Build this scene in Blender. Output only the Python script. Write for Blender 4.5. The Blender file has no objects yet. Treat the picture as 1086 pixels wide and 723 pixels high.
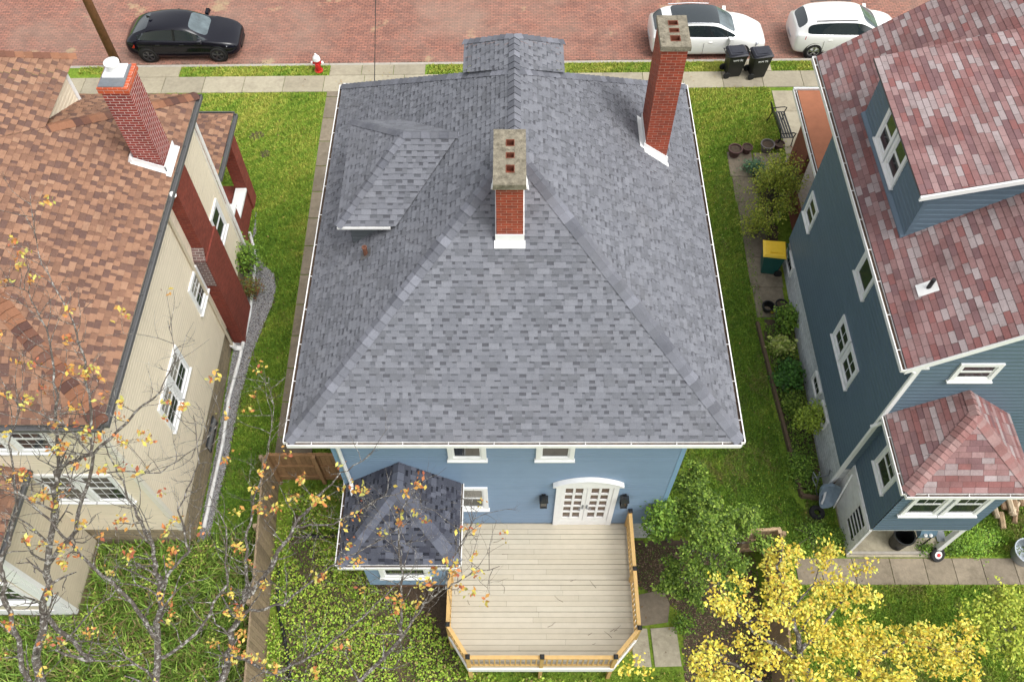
import bpy, bmesh, math, random
import numpy as np
from mathutils import Vector as V, Matrix
random.seed(7); RNG = np.random.default_rng(7)
C = bpy.context.scene.collection
S = bpy.context.scene
# ------------------------------------------------------------ camera, sky, sun, exposure
F = 915.0; H = 22.7; P = math.radians(57.1); YAW = 0.0
cam = bpy.data.cameras.new('camera'); co = bpy.data.objects.new('camera', cam); C.objects.link(co)
co.location = (0, 0, H); co.rotation_euler = (math.pi/2 - P, math.radians(0), 0)
cam.sensor_width = 36; cam.lens = F/1086*36; cam.clip_start = .1; cam.clip_end = 2000
S.camera = co
SUN_EL, SUN_AZ = math.radians(60), math.radians(122)      # azimuth clockwise from +Y
w = bpy.data.worlds.new('World'); S.world = w; w.use_nodes = True
nt = w.node_tree; nt.nodes.clear()
sk = nt.nodes.new('ShaderNodeTexSky'); sk.sky_type = 'NISHITA'; sk.sun_disc = False
sk.sun_elevation = SUN_EL; sk.sun_rotation = SUN_AZ; sk.dust_density = 4; sk.air_density = 1
hs = nt.nodes.new('ShaderNodeHueSaturation'); hs.inputs['Saturation'].default_value = .15
bg = nt.nodes.new('ShaderNodeBackground'); bg.inputs['Strength'].default_value = .15
ow = nt.nodes.new('ShaderNodeOutputWorld')
nt.links.new(sk.outputs[0], hs.inputs['Color']); nt.links.new(hs.outputs[0], bg.inputs[0]); nt.links.new(bg.outputs[0], ow.inputs[0])
sl = bpy.data.lights.new('sun', 'SUN'); sl.energy = .65; sl.angle = math.radians(30); sl.color = (1, .97, .92)
so = bpy.data.objects.new('sun', sl); C.objects.link(so); so.location = (0, 0, 40)
sd = V((math.sin(SUN_AZ)*math.cos(SUN_EL), math.cos(SUN_AZ)*math.cos(SUN_EL), math.sin(SUN_EL)))
so.rotation_euler = sd.to_track_quat('Z', 'Y').to_euler()
S.view_settings.view_transform = 'Standard'; S.view_settings.look = 'None'
S.view_settings.exposure = 0.93; S.view_settings.gamma = 1
# ------------------------------------------------------------ pixel helpers (photo is 1086 x 723)
def ray(u, v):
    d = 361.5 - v
    return V((u-543, math.cos(P)*F+math.sin(P)*d, -math.sin(P)*F+math.cos(P)*d))
CAM = V((0, 0, H))
def Zp(u, v, z): r = ray(u, v); return CAM + r*((z-H)/r.z)
def Yp(u, v, y): r = ray(u, v); return CAM + r*(y/r.y)
def Xp(u, v, x): r = ray(u, v); return CAM + r*(x/r.x)
def Pp(u, v, p, n):
    r = ray(u, v); p = V(p); n = V(n); return CAM + r*((p-CAM).dot(n)/r.dot(n))
def gz(y): return -.9*min(1, max(0, (24-y)/13.0)) if y < 24 else 0.0
def G(u, v, dz=0):
    z = 0
    for _ in range(12): p = Zp(u, v, z); z = gz(p.y)+dz
    return Zp(u, v, z)
# ------------------------------------------------------------ materials
def lin(r, g, b):
    f = lambda c: (c/255/12.92) if c/255 <= .04045 else ((c/255+.055)/1.055)**2.4
    return (f(r), f(g), f(b))
MATS = {}
def mat(name, col=None, rough=.8, nz=.12, ns=8, metal=0, spec=.5, attr=False, bump=0, alpha=None, trans=0, coat=0, nz2=0, dirt=None):
    """principled; optional face colours; two scales of tone variation"""
    m = bpy.data.materials.new(name); m.use_nodes = True; t = m.node_tree; N = t.nodes; L = t.links
    b = N['Principled BSDF']; b.inputs['Roughness'].default_value = rough; b.inputs['Metallic'].default_value = metal
    b.inputs['Specular IOR Level'].default_value = spec
    if coat: b.inputs['Coat Weight'].default_value = coat; b.inputs['Coat Roughness'].default_value = .033
    tc = N.new('ShaderNodeTexCoord')
    if attr:
        a = N.new('ShaderNodeVertexColor'); a.layer_name = 'col'; src = a.outputs[0]
    else:
        a = N.new('ShaderNodeRGB'); a.outputs[0].default_value = (*col, 1); src = a.outputs[0]
    def vary(src, scale, amt, det=6):
        n = N.new('ShaderNodeTexNoise'); n.inputs['Scale'].default_value = scale; n.inputs['Detail'].default_value = det
        n.inputs['Roughness'].default_value = .65
        L.new(tc.outputs['Object'], n.inputs['Vector'])
        mr = N.new('ShaderNodeMapRange'); mr.inputs[1].default_value = .25; mr.inputs[2].default_value = .75
        mr.inputs[3].default_value = 1-amt; mr.inputs[4].default_value = 1+amt; L.new(n.outputs[0], mr.inputs[0])
        x = N.new('ShaderNodeMix'); x.data_type = 'RGBA'; x.blend_type = 'MULTIPLY'; x.inputs[0].default_value = 1
        L.new(src, x.inputs[6]); L.new(mr.outputs[0], x.inputs[7]); return x.outputs[2], n
    n = None
    if nz: src, n = vary(src, ns, nz)
    if nz2: src, _ = vary(src, ns*.06+.25, nz2)
    if dirt:                                             # (colour, scale, amount): blotches of a second colour
        n2 = N.new('ShaderNodeTexNoise'); n2.inputs['Scale'].default_value = dirt[1]; n2.inputs['Detail'].default_value = 8; n2.inputs['Roughness'].default_value = .7
        L.new(tc.outputs['Object'], n2.inputs['Vector'])
        mr = N.new('ShaderNodeMapRange'); mr.inputs[1].default_value = .5; mr.inputs[2].default_value = .72; mr.inputs[4].default_value = dirt[2]
        L.new(n2.outputs[0], mr.inputs[0])
        x = N.new('ShaderNodeMix'); x.data_type = 'RGBA'; L.new(mr.outputs[0], x.inputs[0]); L.new(src, x.inputs[6]); x.inputs[7].default_value = (*dirt[0], 1); src = x.outputs[2]
    L.new(src, b.inputs['Base Color'])
    if bump:
        bp = N.new('ShaderNodeBump'); bp.inputs['Strength'].default_value = bump; bp.inputs['Distance'].default_value = .02
        n3 = N.new('ShaderNodeTexNoise'); n3.inputs['Scale'].default_value = ns*3; n3.inputs['Detail'].default_value = 6
        L.new(tc.outputs['Object'], n3.inputs['Vector']); L.new(n3.outputs[0], bp.inputs['Height']); L.new(bp.outputs[0], b.inputs['Normal'])
    if trans: b.inputs['Transmission Weight'].default_value = trans
    MATS[name] = m; return m
def brick_mat(name, c1, c2, mortar, bw=.21, bh=.072, ms=.008, rot=0, patches=None, big=.15, mortar_dirt=None, sq=None):
    m = bpy.data.materials.new(name); m.use_nodes = True; t = m.node_tree; N = t.nodes; L = t.links
    b = N['Principled BSDF']; b.inputs['Roughness'].default_value = .85; b.inputs['Specular IOR Level'].default_value = .3
    tc = N.new('ShaderNodeTexCoord'); mp = N.new('ShaderNodeMapping'); mp.inputs['Rotation'].default_value[2] = rot
    L.new(tc.outputs['UV'], mp.inputs[0])
    br = N.new('ShaderNodeTexBrick'); L.new(mp.outputs[0], br.inputs['Vector'])
    br.inputs['Scale'].default_value = 1; br.inputs['Brick Width'].default_value = bw; br.inputs['Row Height'].default_value = bh
    br.inputs['Mortar Size'].default_value = ms; br.inputs['Mortar Smooth'].default_value = .2; br.inputs['Bias'].default_value = 0
    br.inputs['Color1'].default_value = (*c1, 1); br.inputs['Color2'].default_value = (*c2, 1); br.inputs['Mortar'].default_value = (*mortar, 1)
    src = br.outputs[0]
    def noise(scale, det=6, rough=.65):
        n = N.new('ShaderNodeTexNoise'); n.inputs['Scale'].default_value = scale; n.inputs['Detail'].default_value = det; n.inputs['Roughness'].default_value = rough
        L.new(tc.outputs['Object'], n.inputs['Vector']); return n
    for sc, am in ((1.1, big), (9, .18)):
        n = noise(sc); mr = N.new('ShaderNodeMapRange'); mr.inputs[1].default_value = .3; mr.inputs[2].default_value = .7
        mr.inputs[3].default_value = 1-am; mr.inputs[4].default_value = 1+am; L.new(n.outputs[0], mr.inputs[0])
        x = N.new('ShaderNodeMix'); x.data_type = 'RGBA'; x.blend_type = 'MULTIPLY'; x.inputs[0].default_value = 1
        L.new(src, x.inputs[6]); L.new(mr.outputs[0], x.inputs[7]); src = x.outputs[2]
    for col, sc, lo, hi, am in (patches or []):
        n = noise(sc, 4); mr = N.new('ShaderNodeMapRange'); mr.inputs[1].default_value = lo; mr.inputs[2].default_value = hi; mr.inputs[4].default_value = am
        L.new(n.outputs[0], mr.inputs[0]); x = N.new('ShaderNodeMix'); x.data_type = 'RGBA'; L.new(mr.outputs[0], x.inputs[0]); L.new(src, x.inputs[6]); x.inputs[7].default_value = (*col, 1); src = x.outputs[2]
    L.new(src, b.inputs['Base Color'])
    bp = N.new('ShaderNodeBump'); bp.inputs['Strength'].default_value = .5; bp.inputs['Distance'].default_value = .006; bp.invert = True
    L.new(br.outputs['Fac'], bp.inputs['Height']); L.new(bp.outputs[0], b.inputs['Normal'])
    MATS[name] = m; return m
M = MATS
mat('shingle', attr=True, rough=.95, nz=.13, ns=40, nz2=.09, spec=.2, bump=.4, dirt=((.15, .145, .145), .8, .22))
mat('shingle_old', attr=True, rough=.95, nz=.14, ns=30, nz2=.08, spec=.2, bump=.4, dirt=((.09, .05, .045), 1.2, .55))
mat('siding', attr=True, rough=.55, nz=.04, ns=3, nz2=.05, spec=.4)
mat('white_paint', (.80, .80, .79), .5, .05, 5)
mat('white_worn', (.76, .76, .74), .6, .12, 4, dirt=((.25, .22, .18), 3, .4))
mat('gutter_white', (.80, .79, .77), .45, .08, 6)
mat('gutter_dirt', (.07, .045, .03), .95, .4, 14, dirt=((.22, .15, .09), 9, .7))
mat('gutter_grey', (.10, .10, .10), .6, .1, 6)
mat('cream_trim', (.55, .48, .36), .6, .08, 5)
mat('glass', (.025, .03, .035), .06, 0, 1, spec=.9)
mat('glass_warm', (.08, .04, .025), .08, .3, 4, spec=.8)
mat('curtain', (.45, .42, .36), .8, .2, 6)
mat('black_metal', (.012, .013, .015), .4, .1, 10)
mat('black_plastic', (.011, .012, .013), .42, .2, 12)
mat('plastic_lid', (.022, .023, .032), .33, .3, 14)
mat('concrete', attr=True, rough=.92, nz=.12, ns=9, nz2=.12, dirt=((.17, .14, .10), 1.3, .5), bump=.3)
mat('concrete_old', attr=True, rough=.95, nz=.2, ns=7, nz2=.18, dirt=((.08, .065, .04), 1.7, .6), bump=.4)
mat('kerb', (.36, .33, .28), .9, .2, 6)
mat('mortar_cap', (.21, .185, .135), .95, .45, 9, dirt=((.06, .05, .03), 7, .9), bump=1)
mat('clay_flue', (.15, .045, .022), .85, .25, 9)
mat('flue_shade', (.03, .012, .008), .95, .2, 9)
mat('metal_sheet', (.30, .32, .34), .35, .15, 9, metal=.8)
mat('galvanised', (.42, .46, .50), .4, .15, 9, metal=.7)
mat('rust', (.15, .06, .035), .8, .3, 14)
mat('deck_board', attr=True, rough=.7, nz=.06, ns=5, nz2=.04)
mat('new_wood', attr=True, rough=.7, nz=.12, ns=9)
mat('old_wood', attr=True, rough=.9, nz=.25, ns=10)
mat('pole_wood', (.20, .09, .035), .85, .35, 6)
mat('soil', (.085, .06, .04), 1, .35, 9, bump=.8)
mat('gravel', attr=True, rough=.9, nz=.1, ns=20)
mat('leaf', attr=True, rough=.6, nz=.0, spec=.3)
mat('bark', (.085, .07, .058), .95, .4, 14, bump=.7, dirt=((.62, .61, .56), 13, 1))
mat('twig', (.13, .105, .085), .9, .3, 20)
mat('rubber', (.012, .012, .012), .8, .1, 9)
mat('alloy', (.45, .46, .48), .25, .05, 9, metal=.9)
mat('dark_alloy', (.16, .16, .17), .3, .05, 9, metal=.8)
mat('car_black', (.004, .004, .009), .16, 0, 1, coat=.25, spec=.35)
mat('car_white', (.78, .78, .76), .2, 0, 1, coat=.8)
mat('car_glass', (.02, .028, .032), .04, 0, 1, spec=1)
mat('car_glass_light', (.10, .13, .14), .05, .5, 2.5, spec=1)
mat('lamp_red', (.42, .01, .01), .15, 0, 1)
mat('lamp_clear', (.35, .37, .40), .12, .2, 20)
mat('red_paint', (.55, .02, .02), .4, .1, 9)
mat('yellow_plastic', (.86, .55, .02), .4, .06, 9)
mat('green_plastic', (.008, .085, .075), .4, .1, 9)
mat('barrow_grey', (.24, .31, .38), .45, .2, 9)
mat('cream_board', (.74, .70, .60), .6, .08, 5)
mat('blue_metal', (.13, .22, .30), .45, .1, 9)
mat('terracotta_dark', (.10, .05, .045), .8, .2, 9)
mat('pot_grey', (.16, .14, .13), .8, .2, 9)
mat('porch_red', (.40, .15, .075), .85, .12, 4, nz2=.08)
mat('porch_post', (.19, .06, .035), .8, .2, 5)
mat('stone_tan', (.32, .25, .15), .95, .3, 4, bump=.9, dirt=((.18, .15, .11), 2, .6))
mat('white_block', (.58, .59, .60), .85, .14, 3, bump=.8, dirt=((.34, .35, .37), 2.5, .6))
mat('brown_foundation', (.22, .12, .065), .9, .3, 4)
mat('firewood', attr=True, rough=.9, nz=.3, ns=9)
brick_mat('brick_new', (.30, .045, .030), (.21, .035, .03), (.62, .54, .50), bw=.215, bh=.078, ms=.007)
brick_mat('brick_orange', (.50, .10, .04), (.42, .08, .03), (.5, .4, .35), bw=.22, bh=.1, ms=.005)
brick_mat('brick_wall', (.24, .05, .032), (.18, .038, .027), (.22, .085, .06), bw=.21, bh=.072, ms=.006)
brick_mat('brick_faded', (.20, .12, .11), (.13, .08, .075), (.42, .38, .35), bw=.21, bh=.08, ms=.008)
brick_mat('brick_chimney', (.34, .060, .028), (.23, .045, .025), (.40, .25, .19), bw=.215, bh=.075, ms=.005, patches=[((.10, .05, .04), 2.2, .55, .75, .6), ((.45, .36, .30), 5, .66, .74, .5)])
brick_mat('street_brick', (.35, .155, .11), (.23, .115, .09), (.085, .055, .04), bw=.225, bh=.105, ms=.010, big=.16,
          patches=[((.30, .22, .17), .22, .45, .72, .6), ((.42, .34, .19), .55, .62, .68, .55), ((.09, .07, .06), 1.9, .64, .74, .6)])
brick_mat('stone_wall', (.34, .27, .17), (.27, .22, .15), (.17, .14, .10), bw=.4, bh=.2, ms=.01)
brick_mat('block_wall', (.62, .63, .64), (.52, .54, .56), (.38, .39, .41), bw=.42, bh=.15, ms=.007, big=.1)
# ------------------------------------------------------------ mesh builder
def frame(n):
    n = n.normalized()
    U = V((1, 0, 0)) if abs(n.z) > .999 else V((0, 0, 1)).cross(n).normalized()
    return U, n.cross(U)
class MB:
    def __init__(s): s.v = []; s.f = []; s.c = []; s.sm = False
    def face(s, pts, col=(1, 1, 1)):
        b = len(s.v); s.v += [tuple(p) for p in pts]; s.f.append(tuple(range(b, b+len(pts)))); s.c.append(col)
    def mesh(s, verts, faces, col=(1, 1, 1)):
        b = len(s.v); s.v += [tuple(p) for p in verts]
        for f in faces: s.f.append(tuple(i+b for i in f)); s.c.append(col)
    def box(s, lo, hi, col=(1, 1, 1)):
        x0, y0, z0 = lo; x1, y1, z1 = hi
        s.hexa([(x0,y0,z0),(x1,y0,z0),(x1,y1,z0),(x0,y1,z0),(x0,y0,z1),(x1,y0,z1),(x1,y1,z1),(x0,y1,z1)], col)
    def hexa(s, p, col=(1, 1, 1)):
        s.mesh(p, [(3,2,1,0),(4,5,6,7),(0,1,5,4),(1,2,6,5),(2,3,7,6),(3,0,4,7)], col)
    def obox(s, o, X, Y, Z, col=(1, 1, 1)):           # origin corner + three edge vectors
        o, X, Y, Z = V(o), V(X), V(Y), V(Z)
        if X.cross(Y).dot(Z) < 0: X, Y = Y, X
        s.hexa([o, o+X, o+X+Y, o+Y, o+Z, o+X+Z, o+X+Y+Z, o+Y+Z], col)
    def bar(s, a, b, w, h, col=(1, 1, 1), up=(0, 0, 1)):   # rectangular bar centred on a-b
        a, b = V(a), V(b); d = (b-a); sd = d.cross(V(up))
        if sd.length < 1e-5: sd = d.cross(V((1, 0, 0)))
        sd.normalize(); u = sd.cross(d).normalized()
        s.obox(a-sd*w/2-u*h/2, sd*w, d, u*h, col)
    def tube(s, pts, rad, n=8, col=(1, 1, 1), cap=True):
        pts = [V(p) for p in pts]; rad = rad if isinstance(rad, (list, tuple)) else [rad]*len(pts)
        b = len(s.v); ref = None
        for i, p in enumerate(pts):
            d = (pts[min(i+1, len(pts)-1)]-pts[max(i-1, 0)]).normalized()
            if ref is None: ref = d.orthogonal().normalized()
            u = (ref-d*ref.dot(d)); u = u.normalized() if u.length > 1e-4 else d.orthogonal().normalized(); ref = u; w2 = d.cross(u)
            for k in range(n):
                a = 2*math.pi*k/n; s.v.append(tuple(p+(u*math.cos(a)+w2*math.sin(a))*rad[i]))
        for i in range(len(pts)-1):
            for k in range(n):
                k2 = (k+1) % n; s.f.append((b+i*n+k, b+i*n+k2, b+(i+1)*n+k2, b+(i+1)*n+k)); s.c.append(col)
        if cap:
            s.f.append(tuple(b+k for k in range(n-1, -1, -1))); s.c.append(col)
            s.f.append(tuple(b+(len(pts)-1)*n+k for k in range(n))); s.c.append(col)
    def lathe(s, o, prof, n=20, col=(1, 1, 1), axis=(0, 0, 1)):   # prof [(r,z)...]
        A = V(axis).normalized(); u = A.orthogonal().normalized(); w2 = A.cross(u); o = V(o); b = len(s.v)
        for r, z in prof:
            for k in range(n):
                a = 2*math.pi*k/n; s.v.append(tuple(o+A*z+(u*math.cos(a)+w2*math.sin(a))*r))
        for i in range(len(prof)-1):
            for k in range(n):
                k2 = (k+1) % n; s.f.append((b+i*n+k, b+i*n+k2, b+(i+1)*n+k2, b+(i+1)*n+k)); s.c.append(col)
    def prism(s, poly, d, col=(1, 1, 1)):             # planar poly extruded by vector d
        poly = [V(p) for p in poly]; d = V(d); n = len(poly)
        nn = sum(((poly[i]).cross(poly[(i+1) % n]) for i in range(n)), V())
        if nn.dot(d) < 0: poly = poly[::-1]
        top = [p+d for p in poly]
        s.face(poly[::-1], col); s.face(top, col)
        for i in range(n): s.face([poly[i], poly[(i+1) % n], top[(i+1) % n], top[i]], col)
    def build(s, name, m, parent=None, smooth=False):
        me = bpy.data.meshes.new(name); nv = len(s.v)
        me.from_pydata(s.v, [], s.f)
        me.uv_layers.new(name='UVMap'); me.color_attributes.new('col', 'FLOAT_COLOR', 'CORNER'); uv = me.uv_layers['UVMap']; ca = me.color_attributes['col']
        nl = len(me.loops); uva = np.zeros((nl, 2), np.float32); cc = np.ones((nl, 4), np.float32)
        vs = np.array(s.v, dtype=np.float64)
        for pl in me.polygons:
            U, W = frame(pl.normal); a, e = pl.loop_start, pl.loop_start+pl.loop_total
            idx = list(pl.vertices); q = vs[idx]
            uva[a:e, 0] = q@np.array(U); uva[a:e, 1] = q@np.array(W); cc[a:e, :3] = s.c[pl.index]
        uv.data.foreach_set('uv', uva.ravel()); ca.data.foreach_set('color', cc.ravel())
        if smooth: me.polygons.foreach_set('use_smooth', [True]*len(me.polygons))
        me.materials.append(M[m] if isinstance(m, str) else m)
        o = bpy.data.objects.new(name, me); C.objects.link(o)
        if parent: o.parent = parent; o.matrix_parent_inverse = WM(parent).inverted()
        return o
def WM(o):
    loc = Matrix.LocRotScale(o.location, o.rotation_euler, o.scale)
    return (WM(o.parent) @ o.matrix_parent_inverse @ loc) if o.parent else loc
def tag(o, label=None, cat=None, group=None, kind=None):
    if label: o['label'] = label
    if cat: o['category'] = cat
    if group: o['group'] = group
    if kind: o['kind'] = kind
    return o
def thing(name, label, cat, loc=(0, 0, 0), rz=0, group=None):
    o = bpy.data.objects.new(name, None); C.objects.link(o); o.location = loc; o.rotation_euler = (0, 0, rz); o.empty_display_size = .2
    return tag(o, label, cat, group)
def copy_tree(o, parent=None):
    c = o.copy(); C.objects.link(c)
    if parent: c.parent = parent; c.matrix_parent_inverse = o.matrix_parent_inverse.copy()
    for ch in list(o.children): copy_tree(ch, c)
    return c
def relocate(o, loc, rz=0): o.location = loc; o.rotation_euler = (0, 0, rz); return o
def one(name, fn, m, parent=None, smooth=False):
    b = MB(); fn(b); return b.build(name, m, parent, smooth)
# ------------------------------------------------------------ shingle / clapboard courses on a convex polygon
def clip(sub, cl):
    out = sub; n = len(cl)
    for i in range(n):
        a, b = cl[i], cl[(i+1) % n]; inp = out; out = []
        if not inp: return []
        def side(p): return (b[0]-a[0])*(p[1]-a[1])-(b[1]-a[1])*(p[0]-a[0])
        for j in range(len(inp)):
            p, q = inp[j], inp[(j+1) % len(inp)]; sp, sq = side(p), side(q)
            if sp >= -1e-9: out.append(p)
            if (sp > 1e-9 and sq < -1e-9) or (sp < -1e-9 and sq > 1e-9):
                t = sp/(sp-sq); out.append((p[0]+(q[0]-p[0])*t, p[1]+(q[1]-p[1])*t))
    return out if len(out) > 2 else []
def vary_col(c, a): k = 1+random.uniform(-a, a); return tuple(min(1, x*k) for x in c)
def courses(mb, poly, style, pal, exposure=.14, thick=.008, hint=(0, 0, 1)):
    poly = [V(p) for p in poly]; n = sum((poly[i].cross(poly[(i+1) % len(poly)]) for i in range(len(poly))), V())
    if n.dot(V(hint)) < 0: poly = poly[::-1]; n = -n
    n.normalize(); U, W = frame(n); o = poly[0]
    P2 = [((p-o).dot(U), (p-o).dot(W)) for p in poly]
    u0, u1 = min(p[0] for p in P2), max(p[0] for p in P2); v0, v1 = min(p[1] for p in P2), max(p[1] for p in P2)
    def put(a, b, lo, hi, base, col, side=False):
        q = clip([(a, lo), (b, lo), (b, hi), (a, hi)], P2)
        if not q: return
        h = lambda v: base+thick*(1-(v-vv)/exposure)
        mb.face([o+U*x+W*y+n*h(y) for x, y in q], col)
        bt = [p for p in q if abs(p[1]-lo) < 1e-6]
        if len(bt) >= 2:
            xa, xb = min(p[0] for p in bt), max(p[0] for p in bt)
            if xb-xa > .01: mb.face([o+U*xa+W*lo+n*-.002, o+U*xb+W*lo+n*-.002, o+U*xb+W*lo+n*h(lo), o+U*xa+W*lo+n*h(lo)], tuple(c*.6 for c in col))
    vv = v0; row = 0
    while vv < v1-1e-6:
        hi = vv+exposure
        if style == 'clap':                                 # flat face, then a bevel back under the next board
            cc = vary_col(pal[0], .025); mid = vv+exposure*.74
            def flat(lo, top, h0, h1):
                q = clip([(u0, lo), (u1, lo), (u1, top), (u0, top)], P2)
                if q: mb.face([o+U*x+W*y+n*(h0+(h1-h0)*(y-lo)/(top-lo)) for x, y in q], cc)
            flat(vv, mid, thick, thick*1.05); flat(mid, hi-.006, thick*1.05, .001)
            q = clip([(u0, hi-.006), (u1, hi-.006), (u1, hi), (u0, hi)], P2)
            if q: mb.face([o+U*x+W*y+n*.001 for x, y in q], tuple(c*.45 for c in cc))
        elif style == 'tab':
            wd = .3; x = u0-wd*random.random(); run = 0
            while x < u1:
                if run <= 0: col = random.choices(pal, [1]*len(pal))[0]; run = random.choice((1, 1, 1, 2))
                run -= 1
                put(x+.004, x+wd-.004, vv+.006, hi, .003, vary_col(col, .1)); put(x-.01, x+wd+.01, vv, hi, 0, tuple(c*.35 for c in pal[0])); x += wd
        else:                                              # architectural shingle
            x = u0-.3*random.random()
            while x < u1:
                wd = random.uniform(.05, .17)*(1.45 if style == 'bold' else 1); mid = vv+exposure*(.02 if style == 'bold' else random.choice((.45, .6, .75)))
                put(x, x+wd, vv, mid, 0, vary_col(random.choice(pal[1]), .05)); put(x, x+wd, mid, hi, 0, vary_col(random.choice(pal[3]), .07)); x += wd
                wd = random.uniform(.10, .27); g = random.choice(pal[random.choice((0, 1, 1, 2))])
                put(x, x+wd, vv, hi, .006, vary_col(g, .05)); x += wd
        vv = hi; row += 1
def caps(mb, a, b, n1, n2, pal, width=.15, step=.19):
    a, b = V(a), V(b); d = b-a; L = d.length; d.normalize(); n1, n2 = V(n1).normalized(), V(n2).normalized()
    s1 = n1.cross(d); s2 = n2.cross(d)
    if s1.dot(n2) > 0: s1 = -s1                          # lies in plane 1, away from plane 2
    if s2.dot(n1) > 0: s2 = -s2
    nn = (n1+n2).normalized(); t = 0
    while t < L-.03:
        t1 = min(L, t+step); col = vary_col(random.choice(pal), .08); lo, hi = .045, .022
        for s, nm in ((s1, n1), (s2, n2)):
            p = [a+d*t+nn*lo, a+d*t1+nn*hi, a+d*t1+s*width+nm*(hi-.004), a+d*t+s*width+nm*(lo-.012)]
            f = p if (p[1]-p[0]).cross(p[3]-p[0]).dot(nm) > 0 else p[::-1]; mb.face(f, col)
            mb.face([p[0], p[3], p[3]-nm*.03, p[0]-nn*.03], tuple(c*.5 for c in col))
        t = t1
def normal(*p):
    p = [V(x) for x in p]; n = (p[1]-p[0]).cross(p[2]-p[0]).normalized(); return n if n.z > 0 else -n
def gutter(a, b, out, parent, m='gutter_white', inner='gutter_dirt', wd=.12, name='gutter', hangers=True, lip=.02):
    a, b, out = V(a), V(b), V(out).normalized(); d = b-a; up = V((0, 0, 1)); dn = d.normalized()
    g = MB(); a = a+up*-.03; 
    g.obox(a-up*.10, out*wd, d, up*.012); g.obox(a-up*.09, out*.012, d, up*.09)
    g.obox(a+out*wd-up*.10, out*.012, d, up*.115); g.obox(a+out*(wd-.012)+up*.003, out*(.012+lip), d, up*.014)
    g.obox(a-dn*.012-up*.10, out*(wd+.01), dn*.012, up*.1); g.obox(b-up*.10, out*(wd+.01), dn*.012, up*.1)
    if hangers:
        k = .5
        while k < d.length: g.obox(a+dn*k, out*wd, dn*.014, up*.012); k += .95
    o = g.build(name, m, parent)
    i = MB(); i.obox(a+out*.013-up*.085, out*(wd-.016), d, up*.045); i.build('debris', inner, o)
    return o
def wall(parent, polys, col, m='siding', exposure=.115, thick=.012, name='wall'):
    mb = MB()
    for poly, hint in polys: courses(mb, poly, 'clap', [col], exposure, thick, hint)
    return mb.build(name, m, parent)
def window(parent, o, U, n, wd, ht, trim=.11, m='white_paint', glass='glass', sash=1, muntin=None, sill=True, blinds=False, name='window', depth=.065):
    """o = bottom-left corner of the outer trim, U along the wall, n out of the wall"""
    o, U, n = V(o), V(U).normalized(), V(n).normalized(); up = V((0, 0, 1)); t = MB()
    t.obox(o, U*trim, n*depth, up*ht); t.obox(o+U*(wd-trim), U*trim, n*depth, up*ht)
    t.obox(o+U*trim, U*(wd-2*trim), n*depth, up*trim); t.obox(o+U*trim+up*(ht-trim), U*(wd-2*trim), n*depth, up*trim)
    w0 = t.build(name, m, parent)
    s = MB(); iw, ih = wd-2*trim, ht-2*trim; q = o+U*trim+up*trim; e = .04
    for k in range(2 if sash else 1):
        hh = ih/2 if sash else ih; z = q+up*(hh*k)+n*(.018+.006*k)
        s.obox(z, U*e, n*.014, up*hh); s.obox(z+U*(iw-e), U*e, n*.014, up*hh)
        s.obox(z+U*e, U*(iw-2*e), n*.014, up*e); s.obox(z+U*e+up*(hh-e), U*(iw-2*e), n*.014, up*e)
        if muntin and muntin[2 if len(muntin) > 2 else 0] and (k == 1 or len(muntin) == 2):
            for c in range(1, muntin[0]): s.obox(z+U*(e+(iw-2*e)*c/muntin[0]-.006), U*.012, n*.012, up*hh)
            for r in range(1, muntin[1]): s.obox(z+U*e+up*(hh*r/muntin[1]-.006), U*(iw-2*e), n*.011, up*.012)
    s.build('sash', m, w0)
    g = MB(); g.obox(q+n*.004, U*iw, n*.022, up*ih); g.build('pane', glass, w0)
    if sill:
        l = MB(); l.obox(o-U*.03-up*.04, U*(wd+.06), n*(depth+.045), up*.038); l.build('sill', m, w0)
    if blinds:
        b = MB(); k = .05
        while k < ih*blinds: b.obox(q+U*.045+up*(ih-k)+n*.0265, U*(iw-.09), n*.002, up*.018); k += .05
        b.build('blind', 'curtain', w0)
    return w0
def mesh_np(name, verts, faces, cols, m, parent=None, smooth=False):
    """verts (N,3), faces (K,4 or 3), cols (K,3)"""
    me = bpy.data.meshes.new(name); k = faces.shape[1]; nf = len(faces)
    me.vertices.add(len(verts)); me.vertices.foreach_set('co', verts.astype(np.float32).ravel())
    me.loops.add(nf*k); me.loops.foreach_set('vertex_index', faces.astype(np.int32).ravel())
    me.polygons.add(nf); me.polygons.foreach_set('loop_start', np.arange(0, nf*k, k, dtype=np.int32))
    me.update(calc_edges=True)
    ca = me.color_attributes.new('col', 'FLOAT_COLOR', 'CORNER'); cc = np.ones((nf, k, 4), np.float32); cc[:, :, :3] = cols[:, None, :]
    ca.data.foreach_set('color', cc.ravel()); me.materials.append(M[m])
    o = bpy.data.objects.new(name, me); C.objects.link(o)
    if parent: o.parent = parent; o.matrix_parent_inverse = WM(parent).inverted()
    return o
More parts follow.
